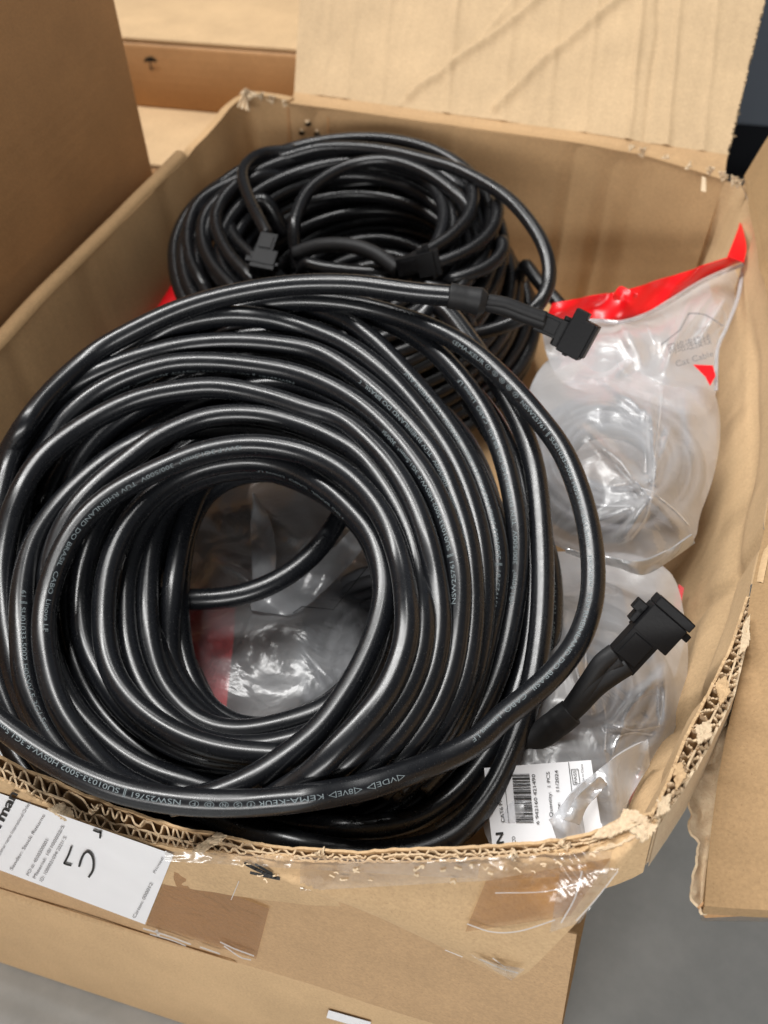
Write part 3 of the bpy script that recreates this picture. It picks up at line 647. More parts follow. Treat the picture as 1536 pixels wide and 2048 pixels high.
L_('T4', [(230, 1582), (141, 1517), (105, 1478), (73, 1423), (50, 1355), (43, 1264), (45, 1175), (65, 1090), (110, 1020), (170, 958), (240, 905), (320, 868), (410, 856), (500, 856), (592, 874), (670, 908), (738, 966), (793, 1042), (828, 1130), (842, 1230), (838, 1300), (812, 1375), (766, 1446), (706, 1510), (640, 1570)], [1.6, 3.0, 2.6, 2.2, 2.6, 2.9])
L_('T5', [(240, 1592), (150, 1540), (80, 1455), (40, 1375), (20, 1300), (9, 1218), (4, 1150), (9, 1095), (27, 1016), (77, 925), (160, 856), (273, 799), (387, 777), (456, 777), (547, 797), (620, 822), (690, 845), (769, 915), (826, 1004), (860, 1100), (877, 1195), (878, 1270), (864, 1345), (832, 1415), (790, 1475), (730, 1540), (660, 1590)], [1.2, 2.6, 3.2, 3.3, 3.6, 3.5])
L_('T6', [(210, 1588), (110, 1510), (65, 1430), (35, 1345), (26, 1250), (28, 1150), (35, 1055), (50, 970), (82, 912), (128, 843), (205, 779), (319, 733), (410, 725), (501, 732), (592, 748), (676, 782), (748, 831), (812, 899), (862, 970), (896, 1050), (918, 1150), (915, 1250), (902, 1335), (872, 1415), (832, 1475), (776, 1540), (700, 1590)], [.6, 1.8, 2.9, 3.2, 3.5, 3.3])
L_('T7', [(120, 1560), (40, 1460), (-5, 1355), (-20, 1250), (-20, 1100), (4, 985), (27, 902), (77, 830), (150, 770), (237, 729), (330, 700), (410, 687), (490, 685), (570, 692), (642, 708), (727, 762), (803, 832), (872, 915), (910, 1000), (936, 1089), (946, 1195), (940, 1290), (922, 1372), (886, 1445), (840, 1510), (760, 1580)], [.2, 1.4, 2.6, 2.8, 3.2, 3.0])
L_('T8', [(150, 1585), (60, 1490), (5, 1390), (-25, 1280), (-32, 1180), (-15, 1060), (20, 950), (70, 860), (140, 785), (215, 730), (283, 692), (342, 656), (433, 634), (501, 633), (570, 645), (640, 668), (705, 698), (778, 756), (846, 834), (898, 908), (932, 980), (958, 1072), (968, 1174), (962, 1262), (944, 1352), (908, 1432), (862, 1502), (790, 1575)], [-.3, .6, 1.8, 2.6, 2.8, 2.6])
L_('T9', [(160, 1575), (40, 1450), (-15, 1300), (-25, 1150), (15, 985), (80, 865), (180, 762), (290, 694), (380, 648), (469, 622), (547, 612), (620, 618), (690, 640), (755, 690), (838, 778), (896, 850), (948, 938), (980, 1028), (996, 1112), (990, 1195), (974, 1272), (950, 1362), (914, 1452), (860, 1525), (780, 1590)], [-.8, .2, .8, 2.4, 2.3, 2.0])
L_('T10', [(330, 700), (430, 640), (520, 606), (610, 600), (706, 620), (790, 649), (858, 692), (920, 755), (972, 831), (1006, 911), (1026, 992), (1036, 1068), (1034, 1152), (1022, 1240), (1000, 1332), (960, 1425), (910, 1505), (840, 1580)], [.6, 2.0, 1.7, 1.4, 1.0])
L_('T11', [(840, 640), (868, 606), (896, 623), (951, 697), (1005, 780), (1044, 856), (1070, 941), (1082, 1047), (1086, 1152), (1081, 1260), (1066, 1362), (1042, 1450), (1012, 1530), (965, 1612), (900, 1675), (800, 1705), (660, 1700), (500, 1660), (380, 1610)], [-.6, 1.4, 1.2, 1.0, .5, 0, -.8])
L_('T12', [(940, 800), (1000, 890), (1040, 965), (1070, 1040), (1094, 1110), (1104, 1180), (1100, 1270), (1082, 1365), (1040, 1455), (980, 1540), (900, 1620), (780, 1670), (620, 1670), (450, 1630)], [-.2, -.4, -.6, -1.0, -1.6, -2.2])
L_('T13', [(900, 740), (980, 830), (1034, 940), (1056, 1060), (1062, 1180), (1052, 1310), (1016, 1430), (960, 1530), (880, 1610), (780, 1650), (600, 1650), (420, 1600)], [.4, .2, -.2, -.8, -1.8])
L_('K', [(310, 700), (400, 652), (480, 620), (560, 604), (640, 603), (727, 614), (812, 638), (896, 672), (960, 714), (1023, 774), (1078, 837), (1125, 901), (1159, 983), (1180, 1068), (1187, 1150), (1181, 1214), (1157, 1282), (1113, 1341), (1063, 1388), (998, 1440), (951, 1485), (873, 1524), (795, 1553), (717, 1577), (592, 1598), (501, 1606), (410, 1606), (319, 1597), (228, 1576), (137, 1537), (68, 1496), (0, 1446), (-70, 1380), (-120, 1290)], [1.6, 2.6, 3.2, 3.2, 3.4, 4.6, 5.0, 4.6])
L_('A', [(-60, 1080), (-20, 985), (25, 890), (91, 797), (182, 712), (255, 668), (365, 617), (479, 586), (592, 570), (700, 569), (760, 576), (840, 587), (906, 592)], [1.0, 2.4, 3.6, 4.2, 4.4])
L_('P1', [(661, 1412), (570, 1448), (479, 1464), (410, 1451), (360, 1414), (319, 1355), (297, 1264), (296, 1150), (312, 1060), (345, 1000), (400, 958), (470, 940), (540, 942), (610, 966), (680, 1010), (735, 1070), (762, 1140), (768, 1200), (755, 1270), (725, 1345)], [.3], True)
L_('P2', [(660, 1450), (570, 1485), (479, 1495), (400, 1480), (340, 1440), (290, 1385), (258, 1300), (250, 1200), (262, 1110), (300, 1030), (350, 980), (420, 948), (500, 935), (580, 942), (660, 985), (730, 1045), (775, 1130), (785, 1200), (775, 1280), (735, 1370)], [.8], True)
L_('P3', [(620, 1500), (530, 1520), (440, 1516), (350, 1490), (270, 1440), (210, 1370), (168, 1280), (162, 1180), (180, 1085), (225, 1010), (290, 955), (380, 915), (480, 905), (590, 920), (680, 965), (750, 1030), (795, 1120), (808, 1210), (795, 1300), (750, 1400), (690, 1465)], [1.2], True)
L_('P0', [(362, 1130), (356, 1220), (372, 1330), (420, 1420), (510, 1458), (620, 1430), (710, 1368), (768, 1290), (785, 1200), (765, 1100), (700, 1010), (600, 955), (500, 945), (420, 980), (378, 1050)], [-.3], True)
L_('Q1', [(250, 1195), (360, 1198), (430, 1198), (500, 1185), (572, 1152), (634, 1100), (676, 1040), (700, 985), (705, 900), (690, 820)], [-.7, -1.0, -1.0, -.8])
inner_c = np.array([(355, 1200), (385, 1340), (460, 1440), (570, 1440), (690, 1370), (760, 1240), (760, 1120), (690, 1000), (560, 930), (430, 960), (375, 1060)], float)
outer_c = np.array([(-10, 1200), (60, 1450), (260, 1570), (560, 1600), (800, 1520), (960, 1300), (960, 1060), (860, 830), (600, 670), (330, 720), (90, 880)], float)
k = 0
for wl in (-1.9, -.9, .3):
    for f in (.05, .16, .30, .44, .58, .72, .86, .98):
        jit = rng.normal(0, 9, (11, 2)); k += 1
        L_('F%d' % k, (inner_c*(1-f)+outer_c*f+jit).tolist(), [wl-.6*abs(f-.5)], True)
for f, wl in ((1.0, -2.2), (.93, -2.9), (.86, -3.4), (1.06, -3.0), (1.0, -3.7), (1.1, -3.8), (.75, -3.9), (1.05, -1.2), (1.10, -2.2), (1.08, -3.0)):   # slack turns lying low between the coil and the front wall
    k += 1; cc_ = np.array([600, 1250.]); o2 = cc_+(outer_c-cc_)*f+np.array([15, 70+20*(f-1)]); L_('F%d' % k, (o2+rng.normal(0, 6, o2.shape)).tolist(), [wl], True)
names = list(LOOPS); SMP = []; owner = []; W0 = []; ini = []
for li, nme in enumerate(names):
    pts, wk, closed = LOOPS[nme]
    s = spline(pts, closed, 12); s = np.vstack([s, s[:1]]) if closed else s
    s = resample(s, step=9.0 if not nme.startswith('F') else 14.0)
    if closed: s = s[:-1]
    for q in range(10):
        if closed: s = .5*s+.25*(np.roll(s, 1, 0)+np.roll(s, -1, 0))
        else: s[1:-1] = .5*s[1:-1]+.25*(s[:-2]+s[2:])
    wl = np.interp(np.linspace(0, 1, len(s)), np.linspace(0, 1, max(2, len(wk))), wk if len(wk) > 1 else wk*2)
    SMP.append(s); W0.append(wl); owner += [li]*len(s)
owner = np.array(owner); w0 = np.concatenate(W0); px = np.vstack(SMP)
G0 = np.array([lift(p[0], p[1], 2.0) for p in px]); eu = unit(np.cross(NP, [0, 0, 1.])); ev = np.cross(NP, eu)
uv = np.stack([G0@eu, G0@ev], 1)/D
I = []; J = []
for a in range(0, len(uv), 600):
    dm = np.hypot(uv[a:a+600, None, 0]-uv[None, :, 0], uv[a:a+600, None, 1]-uv[None, :, 1])
    ii, jj = np.nonzero((dm < 1.02) & (owner[a:a+600, None] < owner[None])); I.append(ii+a); J.append(jj)
I = np.concatenate(I); J = np.concatenate(J); dist = np.hypot(*(uv[I]-uv[J]).T); need = np.sqrt(np.clip(1.03-dist**2, 0, None))
wl = w0.copy(); starts = np.r_[0, np.cumsum([len(s) for s in SMP])]
is_f = np.array([n[0] == 'F' for n in names])[owner]
stiff = np.where(is_f, 1.7, .6)
sgn = np.sign(w0[J]-w0[I]+1e-4)
for it in range(90):
    lack = np.clip(need-(wl[J]-wl[I])*sgn, 0, None)*sgn
    dw = np.zeros_like(wl); cnt = np.full_like(wl, 1e-6)
    a_ = stiff[I]/(stiff[I]+stiff[J]); b_ = 1-a_
    np.add.at(dw, J, lack*b_); np.add.at(dw, I, -lack*a_); np.add.at(cnt, I, lack != 0); np.add.at(cnt, J, lack != 0)
    wl = wl+.8*dw/np.maximum(cnt, 1)*1.4
    wl += .02*(w0-wl)
    for li in range(len(names)):
        s0, s1 = starts[li], starts[li+1]; x = wl[s0:s1]
        if LOOPS[names[li]][2]: x = .5*x+.25*(np.roll(x, 1)+np.roll(x, -1))
        else: x = np.r_[x[:1], .5*x[1:-1]+.25*(x[:-2]+x[2:]), x[-1:]]
        wl[s0:s1] = x
for li, nme in enumerate(names):
    s0, s1 = starts[li], starts[li+1]; x = wl[s0:s1]
    for q in range(28):
        if LOOPS[nme][2]: x = .5*x+.25*(np.roll(x, 1)+np.roll(x, -1))
        else: x = np.r_[x[:1], .5*x[1:-1]+.25*(x[:-2]+x[2:]), x[-1:]]
    wl[s0:s1] = x
COIL = thing("cable_coil", "large glossy black cable coil with white print lying at the front of the open box", "cable coil", tuple(at(575, 1200, -.06)))
PATH = {}
for li, nme in enumerate(names):
    s0, s1 = starts[li], starts[li+1]
    P = np.array([lift(p[0], p[1], ww) for p, ww in zip(px[s0:s1], wl[s0:s1])]); closed = LOOPS[nme][2]; PATH[nme] = (P, px[s0:s1])
    tube("cable_turn", P, RAD, M_cable, COIL, 16 if nme[0] != 'F' else 10, closed)
STR = "\u25C1VDE\u25B7 \u25C18VE\u25B7 KEMA-KEUR \u24D5 \u24C8 \u24C3 \u24B9 \u24BB  NSW25761 \u2016 SU01033-5002 H05VV-F 3G1,5mm\u00b2  300/500V  T\u00dcV RHEINLAND DO BRASIL  CABO  Linova LF"
def cable_print(loop, px_anchor, frac, d, deg, size=.0024, xs=1.5, lo=0.0, hi=1.0, rad=RAD):
    P, pp = PATH[loop]; s = np.r_[0, np.cumsum(np.linalg.norm(np.diff(P, axis=0), axis=1))]; T, A, B = frames(P)
    V, F = text_geo(STR, 6); Wd = V[:, 0].max()*size*xs
    k = int(np.argmin(np.hypot(pp[:, 0]-px_anchor[0], pp[:, 1]-px_anchor[1])))
    sv = s[k]+d*(V[:, 0]*size*xs-frac*Wd)
    th = math.radians(deg)-d*(V[:, 1]-.35)*size/rad
    fr = V[:, 0]/V[:, 0].max(); ok = (fr >= lo) & (fr <= hi) & (sv > s[0]+.002) & (sv < s[-1]-.002)
    ip = lambda Q: np.stack([np.interp(sv, s, Q[:, c]) for c in range(3)], 1)
    a, b, c = ip(A), ip(B), ip(P)
    X = c+(rad*1.006)*(np.cos(th)[:, None]*a+np.sin(th)[:, None]*b)
    F = [f for f in F if all(ok[i] for i in f)]
    if F:
        used = sorted({i for f in F for i in f}); mp = {u: q for q, u in enumerate(used)}
        obj("printed_text", X[used], [tuple(mp[i] for i in f) for f in F], M_print, COIL)
cable_print('K', (800, 1552), 0.0, 1, -6); cable_print('K', (945, 1488), 1.0, 1, 12, lo=.12)
cable_print('T1', (93, 1275), 1.0, -1, 10, lo=.50)
cable_print('T9', (990, 1165), .36, -1, -4, lo=.22, hi=.80); cable_print('T6', (892, 1047), .45, -1, 26, lo=.3, hi=.66); cable_print('T6', (330, 730), .55, -1, 58, lo=.3, hi=.8)
cable_print('T7', (925, 1060), .55, -1, 14, lo=.46, hi=.9); cable_print('T10', (1026, 992), .75, -1, 14, lo=.55)
cable_print('T12', (1098, 1200), .72, -1, -10, lo=.6); cable_print('T4', (48, 1330), .48, -1, 8, lo=.36, hi=.6); cable_print('T2', (560, 930), .96, -1, 66, lo=.8)
cable_print('P3', (300, 1460), .35, -1, 24, lo=.28, hi=.45)
# ---- connectors
def connector(root, name, O, a, b, sc=1.0, latch=True):
    """O: rear corner of the broad face; a: along the plug, b: across; n towards the viewer"""
    a = unit(a); n = unit(np.cross(a, b)); b = unit(np.cross(n, a))
    if n @ (CAM-O) < 0: n = -n
    u = .0000433*sc
    def blk(a0, a1, b0, b1, n0, n1, bev=.0004):
        c = O+a*(a0+a1)/2*u+b*(b0+b1)/2*u+n*(n0+n1)/2*u
        return box_geo(c, a, b, n, ((a1-a0)*u, (b1-b0)*u, (n1-n0)*u), bev*sc)
    h = obj(name, *merge([blk(0, 330, 0, 268, -190, 0)]), M_conn, root, False)
    obj("flange", *blk(300, 565, -4, 352, -230, 2), M_conn, h); obj("flange", *blk(566, 648, -4, 368, -230, 2), M_conn, h)
    obj("lug", *blk(490, 555, 352, 412, -150, -20), M_conn, h); obj("lug", *blk(420, 520, -110, -4, -150, -60), M_conn, h)
    obj("lug", *blk(330, 470, -60, -4, -190, -60), M_conn, h)
    obj("latch", *blk(60, 290, 40, 228, 0, 14, .0003), M_conn, h)
    parts = [blk(648.5, 651, 30+110*q, 110+110*q, -180, -50, 0) for q in range(3)]
    obj("socket", *merge(parts), M_hole, h)
    return h
def back_on(x, y, d): return CAM+ray(x, y)*d
# lower right connector, at the end of the coil's lower tail
dC = .372
O = back_on(1216, 1310, dC); A_ = back_on(1312, 1206, dC-.003)-O; B_ = back_on(1263, 1347, dC)-O
connector(COIL, "connector", O, A_, B_)
def splines3(pts): return spline(pts, sub=10)
tail = [back_on(880, 1640, .40), back_on(950, 1580, .395), back_on(1020, 1522, .39), back_on(1075, 1475, .386), back_on(1130, 1438, .382)]
tube("cable_tail", splines3(tail), .0046, M_cable, COIL)
sh = splines3([back_on(1040, 1506, .3865), back_on(1085, 1468, .3835), back_on(1118, 1443, .381), back_on(1142, 1424, .380)]); V, F = tube_geo(sh, .0053*(1+.06*vnoise(np.arange(len(sh))/3., 0, 2))); obj("heat_shrink", V, F, M_shrink, COIL, True)
for off, rr in ((-14, .0037), (14, .0037), (0, .0038)):
    wpts = [back_on(1118, 1446, .380), back_on(1150+off*.2, 1412+off*.2, .379), back_on(1186+off*.45, 1368+off*.45, .377), back_on(1215+off*.8, 1338+off*.8, .375+.001*(off == 0)), back_on(1243+off*.9, 1318+off*.9, .374)]
    tube("wire_lead", splines3(wpts), rr, M_shrink, COIL)
# upper connector at the end of the arc over the back coil
eA = PATH['A'][0][-1]; dA = np.linalg.norm((eA-CAM)@RC.T[:, 2]) if False else ((eA-CAM)@RC[2])
e = lambda x, y, dd=0: back_on(x, y, dA+dd)
sh = splines3([e(898, 591), e(925, 596), e(950, 601), e(972, 606)]); r_ = np.interp(np.linspace(0, 1, len(sh)), [0, .1, .45, .8, 1], [.0055, .0056, .0054, .0061, .0044]); V, F = tube_geo(sh, r_); obj("heat_shrink", V, F, M_shrink, COIL, True)
for o_, dd_ in ((-5, 0), (5, .001)):
    tube("wire_lead", splines3([e(960, 603+o_*.6, dd_), e(1010, 613+o_, dd_), e(1050, 628+o_, dd_), e(1090, 642+o_, dd_)]), .0031, M_shrink, COIL)
O = e(1082, 620); A_ = e(1150, 650)-O; B_ = e(1068, 655)-O+np.array([0, 0, -.004])
h = connector(COIL, "connector", O, A_, B_, .76)
O = e(1148, 628, -.004); A_ = e(1190, 650, -.006)-O; B_ = e(1118, 690, .0)-O
def blk_at(O, A_, B_, la, lb, ln, nm, par):
    a = unit(A_); n = unit(np.cross(a, B_)); b = unit(np.cross(n, a)); n = n if n@(CAM-O) > 0 else -n
    return obj(nm, *box_geo(O+a*la/2+b*lb/2-n*ln/2, a, b, n, (la, lb, ln), .0005), M_conn, par)
blk_at(O, A_, B_, .0105, .0165, .011, "flange", h); blk_at(O-unit(B_)*.003, A_, B_, .006, .004, .007, "lug", h)
blk_at(O+unit(A_)*.0105, A_, B_, .0014, .0150, .009, "flange", h)
# ================================================================== the back coil
N2 = unit([.02, -.20, .98]); e1 = unit(np.cross([0, 1., 0], N2)); e1 = unit(np.array([1, 0, -N2[0]/N2[2]])); e2 = np.cross(N2, e1)
C2 = at(668, 470, -.012); r2 = .0039
COIL2 = thing("cable_coil", "smaller matte black cable coil standing behind the large one in the back of the box", "cable coil", tuple(C2-N2*.08))
def ring2(ra, lev, ox=0, oy=0, tx=0, ty=0, ph=0, ecc=1.0, n=110, wob=.0015):
    t = np.linspace(0, 2*math.pi, n, endpoint=False); sd = ra*977+lev*131
    r = ra+wob*np.sin(2*t+ph)+wob*.7*np.sin(3*t+2*ph)
    return C2+(r*np.cos(t)+ox)[:, None]*e1+(r*np.sin(t)*ecc+oy)[:, None]*e2+(lev+tx*np.cos(t)+ty*np.sin(t))[:, None]*N2
Rm = .091
k = 0
for lay in range(10):
    rr_list = [.0895, .0815, .0735, .0665] if lay < 2 else ([.092, .080, .0665, .055, .044, .032, .02] if lay > 5 else [.0915, .078, .0665])
    for ra in rr_list:
        k += 1
        P = ring2(ra+rng.normal(0, .0012), -lay*.0076+rng.normal(0, .0008)-(.0 if lay else .002)+.004*(ra < .08)*(lay == 0), lay*.0032+rng.normal(0, .0011), -lay*.0012+rng.normal(0, .0010), rng.normal(0, .0012), rng.normal(0, .0012), rng.uniform(0, 6.28), 1+rng.normal(0, .012))
        tube("cable_turn", P, r2, M_cable2, COIL2, 12, True)
# slanting turns that cross the left side of the coil
for (pts, zz) in [
    ([(505, 345), (470, 372), (440, 410), (432, 450), (452, 500), (490, 545), (540, 590)], .006),
    ([(600, 322), (520, 352), (455, 385), (412, 430), (405, 480), (425, 530), (470, 580), (520, 620)], .004),
    ([(640, 318), (540, 340), (470, 362), (405, 400), (378, 450), (378, 510), (400, 560), (440, 610)], .0),
    ([(520, 330), (440, 370), (382, 420), (352, 480), (350, 540), (368, 600), (400, 640)], -.004),
    ([(560, 420), (530, 400), (500, 405), (468, 425), (460, 455), (480, 490), (530, 530), (600, 560)], -.002),
    ([(585, 490), (590, 440), (620, 380), (690, 335), (770, 322), (850, 345), (920, 395), (965, 450)], .010),
    ([(925, 350), (945, 385), (938, 430), (905, 470), (860, 500), (820, 522), (770, 540)], .010),
    ([(985, 375), (995, 420), (980, 465), (940, 500), (880, 525), (830, 535)], .007),
    ([(1000, 460), (1005, 500), (980, 530), (930, 552), (870, 565)], .002),
    ([(560, 575), (640, 560), (720, 562), (800, 560), (870, 575), (940, 600)], .004),
    ([(590, 520), (650, 536), (740, 545), (830, 545)], .006),
    ([(1040, 510), (1075, 560), (1120, 610), (1150, 660)], -.02)]:
    P = spline([onp(x, y, N2, C2+N2*zz) for x, y in pts], sub=12); u = np.linspace(0, 1, len(P)); dr = np.clip((.16-u)/.16, 0, 1)**2+np.clip((u-.84)/.16, 0, 1)**2
    P = P-N2*(.020*dr)[:, None]; tube("cable_turn", P, r2, M_cable2, COIL2, 12)
P = spline([onp(x, y, N2, C2+N2*zz) for x, y, zz in [(560, 318, .004), (650, 296, .008), (760, 300, .010), (860, 322, .012), (930, 345, .014), (1010, 392, .016), (1062, 448, .016), (1092, 505, .014), (1098, 560, .010), (1080, 605, .006), (1045, 635, 0), (990, 658, -.006), (930, 672, -.014)]], sub=12)
tube("cable_turn", P, .0040, M_cable2, COIL2, 14)
# its two plugs
P = spline([onp(x, y, N2, C2+N2*zz) for x, y, zz in [(590, 300, .004), (530, 306, .008), (496, 325, .012), (486, 352, .014), (498, 395, .016), (520, 440, .018), (535, 470, .018)]], sub=12); tube("cable_tail", P, .0036, M_cable2, COIL2)
pz = lambda x, y, zz=.02: onp(x, y, N2, C2+N2*zz)
O = pz(522, 462, .022); connector(COIL2, "connector", O, pz(492, 545, .018)-O, pz(560, 478, .020)-O, .88)
P = spline([pz(590, 508, .006), pz(640, 492, .012), pz(700, 492, .016), pz(750, 508, .016), pz(796, 540, .013)], sub=12); tube("heat_shrink", P, .0044, M_shrink, COIL2)
O = pz(790, 520, .020); connector(COIL2, "connector", O, pz(870, 502, .022)-O, pz(795, 562, .010)-O, .85)
# cut cable tie ends between the two coils
for (x, y, x1, y1) in ((500, 604, 515, 595), (408, 618, 402, 608), (440, 610, 462, 598), (690, 590, 700, 578), (520, 596, 506, 588)):
    V, F = box_geo((pz(x, y, .03)+pz(x1, y1, .034))/2, unit(pz(x1, y1, .034)-pz(x, y, .03)), unit(np.cross(N2, pz(x1, y1, .034)-pz(x, y, .03))), N2, (.009, .0024, .001), .0002); obj("cable_tie", V, F, M_conn, COIL2)
# ================================================================== bags of patch cable
def disc_sheet(outline, zfun, nr=26, ns=120, c=None):
    o = resample(np.vstack([outline, outline[:1]]), ns+1)[:-1]; c = o.mean(0) if c is None else np.array(c, float)
    V = [at(c[0], c[1], zfun(c[0], c[1], 0))]; F = []
    for i in range(1, nr+1):
        f = i/nr
        for p in o:
            q = c*(1-f)+p*f; V.append(at(q[0], q[1], zfun(q[0], q[1], f)))
    for j in range(ns):
        F.append((0, 1+j, 1+(j+1) % ns))
        for i in range(nr-1):
            a = 1+i*ns; b = a+ns; F.append((a+j, b+j, b+(j+1) % ns, a+(j+1) % ns))
    return np.array(V), F
def bag(label, outline, zc, ze, ridges, mat, seed, c=None, loc=None, amp=.0045, sub=None):
    outline = spline(outline, True, 4)
    cc = outline.mean(0)
    t = thing("plastic_bag", label, "plastic bag", tuple(at(cc[0], cc[1], ze-.004)))
    def zf(x, y, f):
        z = ze+(zc-ze)*(1-f**2.2)+amp*vnoise(x/55., y/48., seed)+amp*.16*vnoise(x/26., y/30., seed+1)
        for a, b, h, wd in ridges:
            dd, tt = segd(x, y, a, b); z += .6*h*math.exp(-(float(dd)/wd)**2)*math.sin(math.pi*min(1, max(0, .12+.76*float(tt))))
        return z
    V, F = disc_sheet(outline, zf, 40, 150, c); obj("bag_film", V, F, mat, t, True)
    sf = near_surf(V, None, .0008)
    for q in (sub or []):
        v_, f_ = stroke_geo(q, 3.2, sf); obj("film_crease", v_, f_, M_crease, t, True)
    V, F = disc_sheet(outline, lambda x, y, f: ze-.022-.004*(1-f), 8, 60, c); obj("bag_back", V, F, M_back, t, True)
    return t, zf
def patch_coil(label, c, n, r0, r1, nr, tilt, rr=.0031, lev=2, ecc=1.0):
    N_ = unit(tilt); a = unit(np.cross([0, 1., 0], N_)); b = np.cross(N_, a)
    t = thing("patch_cable", label, "patch cable", tuple(c))
    for q in range(nr):
        for lv in range(lev):
            ra = r0+(r1-r0)*q/max(1, nr-1)+rng.normal(0, .0008); th = np.linspace(0, 6.283, 80, endpoint=False); ph = rng.uniform(0, 6)
            ra_ = ra+.0012*np.sin(2*th+ph); ox, oy = rng.normal(0, .0012, 2)
            P = c+(ra_*np.cos(th)+ox)[:, None]*a+(ra_*np.sin(th)*ecc+oy)[:, None]*b+(-lv*.0058+.0012*np.sin(th+ph))[:, None]*N_
            tube("cable_turn", P, rr, M_grey, t, 8, True)
    return t
tl = [.06, -.45, .89]
patch_coil("grey patch cable coil inside the bag at the right below the red zip strip", at(1224, 920, -.046), 0, .020, .039, 6, [.05, -.25, .96])
patch_coil("grey patch cable coil in the lower right bag under the black plug", at(1165, 1370, -.058), 0, .016, .037, 6, [.05, -.25, .96])
patch_coil("grey patch cable coil seen through the upper half of the big coil's hole", at(540, 975, -.070), 0, .018, .048, 8, [.05, -.3, .95])
patch_coil("grey patch cable coil seen through the lower right of the big coil's hole", at(770, 1320, -.072), 0, .018, .040, 6, tl)
# upper bag behind, red zip strip
b1, z1 = bag("clear zip bag with bright red top strip against the right wall", [(1085, 640), (1150, 612), (1250, 596), (1330, 580), (1400, 548), (1465, 520), (1489, 530), (1480, 590), (1455, 650), (1436, 700), (1433, 780), (1400, 830), (1250, 800), (1120, 760)], -.030, -.040, [((1380, 600), (1330, 740), .006, 10), ((1450, 600), (1400, 680), .006, 8), ((1230, 620), (1280, 720), .005, 14), ((1420, 590), (1350, 690), .004, 6)], M_bag, 3, sub=[[(1448, 600), (1420, 640), (1370, 690)], [(1440, 610), (1452, 640), (1430, 670)], [(1290, 640), (1310, 690), (1330, 720)]])
zs = lambda x, y: at(x, y, -.020)
def strip_sheet(name, up, dn, zu, zd, mat, parent, n=60, m=6, bow=.002, **k):
    a = resample(spline(up, sub=6), n); b = resample(spline(dn, sub=6), n); P = np.zeros((n, m, 3))
    for j in range(m):
        v = j/(m-1)
        for i in range(n):
            p = a[i]*(1-v)+b[i]*v; P[i, j] = at(p[0], p[1], zu*(1-v)+zd*v+bow*math.sin(i*.35)*math.sin(3.1*v))
    return grid(name, P, mat, parent, .0006, **k)
strip_sheet("zip_strip", [(1105, 606), (1150, 598), (1250, 580), (1330, 556), (1400, 534), (1462, 514), (1489, 500)], [(1085, 650), (1180, 636), (1240, 640), (1290, 625), (1340, 597), (1410, 555), (1488, 522)], -.016, -.026, M_red, b1)
strip_sheet("zip_corner", [(1455, 512), (1466, 484), (1481, 446)], [(1488, 524), (1493, 492), (1483, 447)], -.015, -.016, M_red, b1, 14, 4, .0)
strip_sheet("zip_slider", [(1226, 592), (1240, 572), (1262, 582), (1274, 590)], [(1228, 602), (1244, 600), (1262, 604), (1276, 592)], -.010, -.014, M_red, b1, 12, 4, .001)
strip_sheet("bag_seam", [(1090, 652), (1180, 640), (1240, 643), (1290, 628), (1340, 600), (1410, 558), (1487, 526)], [(1090, 658), (1180, 645), (1241, 648), (1293, 634), (1344, 606), (1413, 564), (1488, 532)], -.022, -.024, M_crease, b1, 60, 3, 0)
strip_sheet("bag_seam", [(1488, 530), (1478, 595), (1455, 655), (1437, 700), (1434, 780)], [(1483, 530), (1472, 595), (1450, 652), (1431, 700), (1428, 780)], -.026, -.028, M_crease, b1, 40, 3, 0)
pr = lambda x, y: at(x, y, -.024)
V, F = merge([stroke_geo([(1322, 690), (1360, 660), (1378, 627)], 2.2, pr, False), stroke_geo([(1376, 627), (1395, 627), (1415, 632), (1446, 652)], 2.2, pr)]); obj("printed_outline", V, F, M_inkgrey, b1)
print_text("printed_text", "\u7f51\u7edc\u8fde\u63a5\u7ebf", (1338, 708), (1424, 686), 17, pr, M_inkgrey, b1); print_text("printed_text", "Cat Cable", (1352, 734), (1428, 712), 12, pr, M_inkgrey, b1)
V, F = merge([stroke_geo([(1386, 730), (1410, 736), (1428, 740)], 3, pr, False)]); 
obj("red_print", [pr(1386, 729), pr(1426, 731), pr(1431, 752), pr(1420, 772), pr(1411, 754)], [(0, 1, 2, 3, 4)], M_red, b1)
# front right bag over the grey coil
b2, z2 = bag("crumpled clear bag bulging against the right wall, grey cable showing through", [(1075, 745), (1120, 705), (1180, 690), (1260, 690), (1330, 715), (1400, 752), (1434, 800), (1440, 880), (1425, 960), (1400, 1030), (1388, 1080), (1340, 1118), (1290, 1142), (1230, 1130), (1180, 1112), (1130, 1100), (1080, 1060), (1040, 940), (1045, 830)], -.020, -.046,
    [((1300, 690), (1210, 760), .010, 14), ((1210, 760), (1300, 830), .009, 12), ((1300, 800), (1310, 960), .010, 8), ((1310, 960), (1230, 970), .006, 9), ((1270, 950), (1170, 860), .006, 12), ((1310, 985), (1240, 1080), .008, 10), ((1250, 940), (1360, 1060), .010, 10), ((1140, 1060), (1280, 1010), .007, 12), ((1370, 780), (1390, 930), .005, 14), ((1130, 820), (1230, 800), .008, 22), ((1310, 950), (1340, 860), .008, 8)], M_bag, 5, sub=[[(1326, 772), (1318, 850), (1309, 920), (1306, 985)], [(1306, 693), (1290, 720), (1272, 745)], [(1306, 985), (1268, 968), (1230, 930)], [(1306, 985), (1290, 1040), (1262, 1080)], [(1200, 700), (1240, 735), (1262, 760)], [(1306, 985), (1350, 1020), (1378, 1050)], [(1140, 990), (1200, 1010), (1260, 1012)]])
